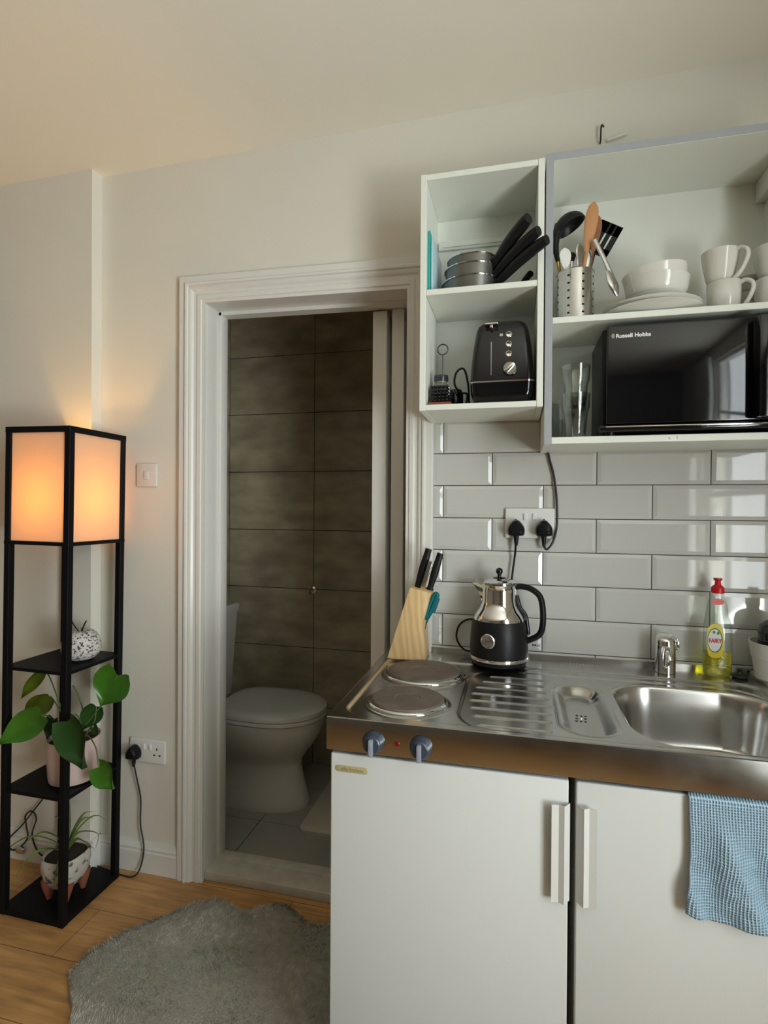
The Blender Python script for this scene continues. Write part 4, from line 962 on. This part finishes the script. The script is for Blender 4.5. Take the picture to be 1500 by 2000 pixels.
# cylinder wall with real punched holes (quads removed) in vertical rows
bm = B(); tb = bmesh.new(); n_ = 96; hh = .146; nz = 58; R1 = .0485
hole_c = [(k*6+3, z) for k in range(16) for z in range(6, 54, 8)]
Vv = [[tb.verts.new((HX+R1*math.cos(2*PI*i/n_), HY+R1*math.sin(2*PI*i/n_), ZU+.001+hh*j/nz)) for i in range(n_)] for j in range(nz+1)]
colsel = {i for i in range(n_) if (i % 12) in (4, 5)}
for j in range(nz):
    for i in range(n_):
        if (i % 12) in (4, 5) and 5 < j < 54 and (j % 8) in (2, 3): continue
        tb.faces.new((Vv[j][i], Vv[j][(i+1) % n_], Vv[j+1][(i+1) % n_], Vv[j+1][i]))
merge(bm, tb)
lathe(bm, [(R1, .1465), (R1+.0012, .1475), (R1, .149), (R1-.0012, .1475)], (HX, HY, ZU), 48)
lathe(bm, [(0, 0), (R1, 0), (R1, .002), (0, .002)], (HX, HY, ZU), 48)
o = obj('holder_body', bm, 'steel', t, ang=50)
def spoon(name, label, cat, base, tip, blen, bw, mt, hr=.0045, head_mat=None, side=None, flat=.18):
    base, tip = Vector(base), Vector(tip); d_ = (tip-base).normalized(); L_ = (tip-base).length
    t = thing(name, label, cat, base)
    s_ = Vector(side) if side else Vector((1, .2, 0)); s_ = (s_-d_*s_.dot(d_)).normalized()
    bm = B(); tube(bm, [base, base+d_*(L_-blen*.92)], hr, 10, 3, smooth=False); obj('handle', bm, mt, t)
    rings = []; c0 = base+d_*(L_-blen); nn = s_.cross(d_)
    for k in range(13):
        u = k/12; w = (.0045+(bw-.0045)*math.sin(PI/2*min(1, u/.62))**1.6) if u < .62 else bw*max(0, 1-((u-.62)/.385)**2.2)**.5+.0008
        rings.append([c0+d_*(u*blen)+s_*w*math.cos(2*PI*q/16)+nn*(w*flat*math.sin(2*PI*q/16)) for q in range(16)])
    bm = B(); loft(bm, rings); obj('head', bm, head_mat or mt, t, ang=60)
    return t
spoon('wooden_spoon', 'light wooden spoon, tallest in the steel holder', 'spoon', (.220, -.125, ZU+.005), (.268, -.138, 2.183), .145, .0175, 'wood_spoon', .006)
spoon('wooden_spoon', 'darker wooden spoon behind the light one', 'spoon', (.235, -.115, ZU+.005), (.283, -.110, 2.158), .110, .0140, 'wood_dark', .005)
spoon('serving_spoon', 'white plastic spoon at the left of the steel holder', 'spoon', (.205, -.150, ZU+.02), (.190, -.168, 2.052), .062, .0150, 'white_plastic', .005)
spoon('table_spoon', 'dark steel spoon leaning left in the holder', 'spoon', (.225, -.14, ZU+.02), (.232, -.150, 2.072), .075, .0120, 'cutlery', .003, side=(.8, .5, 0))
spoon('table_spoon', 'small steel spoon at the right rim of the holder', 'spoon', (.235, -.14, ZU+.02), (.258, -.130, 2.058), .060, .0100, 'cutlery', .003)
spoon('pastry_brush', 'short black tipped brush between the white spoon and wooden spoon', 'brush', (.205, -.12, ZU+.02), (.214, -.125, 2.058), .028, .0095, 'cutlery', .004, head_mat='rubber', flat=.5)
# ladle with brass neck
t = thing('ladle', 'large black ladle with a brass neck arching over the holder', 'ladle', (.195, -.115, ZU+.02))
bm = B(); tube(bm, [(.200, -.115, ZU+.02), (.176, -.115, 2.045)], .005, 10, smooth=False); obj('ladle_neck', bm, 'brass', t)
bm = B(); tube(bm, [(.177, -.115, 2.040), (.170, -.115, 2.075), (.170, -.115, 2.105), (.180, -.115, 2.14)], lambda u: .006+.008*u, 12, sx=1.3); obj('ladle_shank', bm, 'black_matte', t, ang=60)
bm = B(); hemi = [(.0005, -.036)] + [(.044*math.sin(a), -.036*math.cos(a)) for a in [PI/2*k/10 for k in range(1, 11)]] + [(.041, .0), (.036, -.012), (.02, -.028), (.0005, -.032)]
lathe(bm, hemi, n=40, Mx=Matrix.Translation((.207, -.130, 2.125)) @ Matrix.Rotation(PI+.0-.50, 4, 'Y')); obj('ladle_bowl', bm, 'black_matte', t, ang=50)
# turner
t = thing('turner', 'black slotted turner leaning to the right', 'turner', (.235, -.10, ZU+.02))
bm = B(); tube(bm, [(.232, -.12, ZU+.02), (.270, -.095, 2.05), (.285, -.090, 2.075)], .005, 10); obj('handle', bm, 'black_matte', t)
dT = Vector((.040, 0, .072)).normalized(); sT = Vector((dT.z, 0, -dT.x)); cT = Vector((.278, -.090, 2.062))
def tq(a, w, dy=0): p = cT+dT*a+sT*w; return (p.x, p.y+dy, p.z)
bm = B()
for wa, wb, a0, a1 in ((-.031, -.006, 0, .092), (-.001, .011, .004, .092), (.016, .032, .006, .090), (-.031, .032, .062, .092), (-.026, .030, 0, .022)):
    loft(bm, [[tq(a0, wa), tq(a1, wa), tq(a1, wb), tq(a0, wb)], [tq(a0, wa, .003), tq(a1, wa, .003), tq(a1, wb, .003), tq(a0, wb, .003)]])
obj('blade', bm, 'black_matte', t)
# leaning steel ladle on the plates
t = thing('serving_spoon', 'steel serving spoon leaning from the holder down to the plates', 'spoon', (.335, -.155, 1.912))
bm = B(); tube(bm, [(.268, -.150, 2.075), (.300, -.152, 2.00), (.322, -.155, 1.94)], lambda u: .0055+.0025*u, 12, sx=.45, upv=(1, 0, .4)); obj('handle', bm, 'cutlery', t, ang=60)
bm = B(); rings = []
d_ = Vector((.020, 0, -.055)).normalized(); s_ = Vector((.055, .02, .02)).normalized(); s_ = (s_-d_*s_.dot(d_)).normalized(); nn = s_.cross(d_); c0 = Vector((.300, -.158, 1.985))
for k in range(11):
    u = k/10; w = .014*math.sin(PI*(u*.92+.04))**.6; rings.append([c0+d_*(u*.074)+s_*w*math.cos(2*PI*q/16)+nn*(w*.35*math.sin(2*PI*q/16)) for q in range(16)])
loft(bm, rings); obj('head', bm, 'cutlery', t, ang=60)

# plates and bowls
def plate_bm(r, c):
    bm = B(); lathe(bm, [(0, .0), (r*.58, 0), (r*.62, .0015), (r*.72, .006), (r*.98, .0175), (r, .0195), (r*.985, .0205), (r*.72, .0095), (r*.60, .0045), (0, .0045)], c, 72); return bm
PCX, PCY = .410, -.140
def plate(label, r, z, m='ceramic'):
    o = obj('plate', plate_bm(r, (PCX, PCY, z)), m, ang=50); tag(o, label, 'plate', 'white plates stacked beside the steel holder')
plate('largest white plate, bottom of the stack', .124, ZU+.0005)
plate('second large white plate from the bottom of the stack', .121, ZU+.0125)
for k, lab in enumerate(('lowest small white plate under the bowls', 'middle small white plate under the bowls', 'topmost small white plate, directly under the bowls')):
    o = obj('side_plate', plate_bm(.083-.002*k, (PCX+.010, PCY+.006, ZU+.0255+.0068*k)), 'ceramic', ang=50); tag(o, lab, 'plate', 'small white plates under the bowls')
def bowl(label, z, tilt):
    bm = B(); r = .079
    lathe(bm, [(0, 0), (r*.5, 0), (r*.52, .004), (r*.78, .010), (r*.93, .026), (r*.985, .048), (r, .058), (r*.975, .0585), (r*.955, .048), (r*.90, .028), (r*.74, .0145), (0, .008)], n=64, Mx=Matrix.Translation((PCX+.014, PCY, z)) @ Matrix.Rotation(tilt, 4, 'Y'))
    o = obj('bowl', bm, 'ceramic', ang=50); tag(o, label, 'bowl', 'white bowls on the plates')
bowl('lower white bowl resting on the small plates', ZU+.0475, 0)
bowl('upper white bowl nested in the lower one', ZU+.071, -.10)
# mugs
def mug(name, label, cx_, cy_, z_, ang_, tilt=0, prof=0, hs=1):
    t = thing(name, label, 'mug', (cx_, cy_, z_), 'white mugs in stacks')
    Mx = Matrix.Translation((cx_, cy_, z_)) @ Matrix.Rotation(tilt, 4, 'Y')
    h = .088
    bm = B(); lathe(bm, [(0, 0), (.027, 0), (.031, .003), (.036, .018), (.0385, .045), (.0395, h), (.0385, h+.001), (.0365, h), (.035, .045), (.031, .010), (0, .008)] if prof == 0 else [(0, 0), (.024, 0), (.027, .003), (.033, .022), (.040, .060), (.0435, h), (.0425, h+.001), (.0405, h), (.036, .055), (.028, .012), (0, .008)], n=48, Mx=Mx); obj('mug_body', bm, 'ceramic', t, ang=50)
    c_, s_ = math.cos(ang_), math.sin(ang_)
    def q(r, z): return Mx @ Vector((r*c_, r*s_, z))
    bm = B(); tube(bm, [q(.034, .080), q(.050, .084), q(.064, .074), q(.066, .058), q(.056, .034), q(.044, .018), q(.034, .012)], .0050, 10, 5, sx=1.5); obj('mug_handle', bm, 'ceramic', t, ang=60)
mug('mug', 'lower white mug of the pair right of the bowls', .587, -.132, ZU+.0005, -.65)
mug('mug', 'upper white mug of the pair right of the bowls', .577, -.132, ZU+.082, -.75, .0, 1)
mug('mug', 'lower white mug at the right edge of the photo', .697, -.132, ZU+.0005, -.3)
mug('mug', 'upper white mug at the right edge of the photo', .697, -.132, ZU+.082, -.3, 0, 1)
for k, lab in enumerate(('bottom white cup of the stack at the back', 'middle white cup of the stack at the back', 'top white cup of the stack at the back')):
    bm = B(); lathe(bm, [(0, 0), (.026, 0), (.034, .006), (.038, .040), (.0385, .0405), (.0365, .040), (.032, .009), (0, .006)], (.672, -.055, ZU+.0005+.0412*k), 40)
    o = obj('cup', bm, 'ceramic', ang=50); tag(o, lab, 'cup', 'small cups stacked behind the mugs')

# microwave
ZM = 1.534
t = thing('microwave', 'black microwave with a mirrored door in the wide wall cabinet', 'microwave', (.50, -.12, ZM))
bm = B(); box(bm, .279, .722, -.228, -.030, ZM+.010, 1.806, .006, 3)
for fx in (.30, .69):
    for fy_ in (-.215, -.05): lathe(bm, [(0, 0), (.012, 0), (.014, .011), (0, .011)], (fx, fy_, ZM), 16)
obj('microwave_body', bm, 'black_plastic', t)
bm = B(); box(bm, .2865, .722, -.249, -.2285, ZM+.026, 1.8085, .005, 3); dr = obj('microwave_door', bm, 'black_gloss', t, ang=30)
bm = B(); box(bm, .270, .722, -.254, -.2285, ZM+.008, ZM+.0245, .006, 3); obj('lower_trim', bm, 'black_gloss', t)
bm = B(); box(bm, .285, .722, -.2556, -.2525, ZM+.017, ZM+.0205, .001); obj('chrome_strip', bm, 'chrome', t)
bm = B(); prism(bm, [(.612, -.250), (.607, -.262), (.613, -.285), (.634, -.287), (.639, -.278), (.639, -.250)], ZM+.030, 1.800, axis='z', bev=.003); obj('door_handle', bm, 'black_gloss', dr, ang=30)
bm = B(); box(bm, .6405, .720, -.2515, -.2488, ZM+.040, 1.798, .001); obj('control_panel', bm, 'mw_panel', t)
bmx = text_bm('Russell Hobbs', .0137, face_front(.3072, -.2494, 1.7765, 1.03), .0002, .0004); obj('brand_text', bmx, 'ink_white', dr)
bm = B(); patch(bm, .3010, 1.7815, .0042, .0062, -.2492); obj('logo', bm, 'cutlery', dr)
# tumblers
def tumbler(label, cx_, cy_, z_):
    bm = B(); lathe(bm, [(0, 0), (.024, 0), (.0255, .003), (.029, .050), (.031, .070), (.0335, .078), (.0355, .085), (.037, .122), (.0355, .1225), (.034, .086), (.0295, .075), (.0275, .052), (.0235, .012), (0, .010)], (cx_, cy_, z_), 40)
    o = obj('tumbler', bm, 'tumbler', ang=40); tag(o, label, 'glass', 'glass tumblers left of the microwave')
tumbler('lower front glass tumbler left of the microwave', .222, -.165, ZM)
tumbler('upper glass tumbler stacked on the front one', .222, -.165, ZM+.076)
tumbler('rear glass tumbler behind the stacked pair', .196, -.075, ZM)

# curtain at the far side of the right-hand window
bm = B(); R = []
for j in range(2):
    z_ = (2.42, .30)[j]; R.append([(1.22+.028*math.sin(i*.9), -2.92+.58*i/60, z_) for i in range(61)]+[(1.225+.028*math.sin(i*.9), -2.92+.58*i/60, z_) for i in range(60, -1, -1)])
loft(bm, R); o = obj('curtain', bm, 'curtain', ang=80); tag(o, 'pale grey curtain hanging beside the window on the right wall', 'curtain')

for o in bpy.data.objects:
    if '_o' in o: del o['_o']
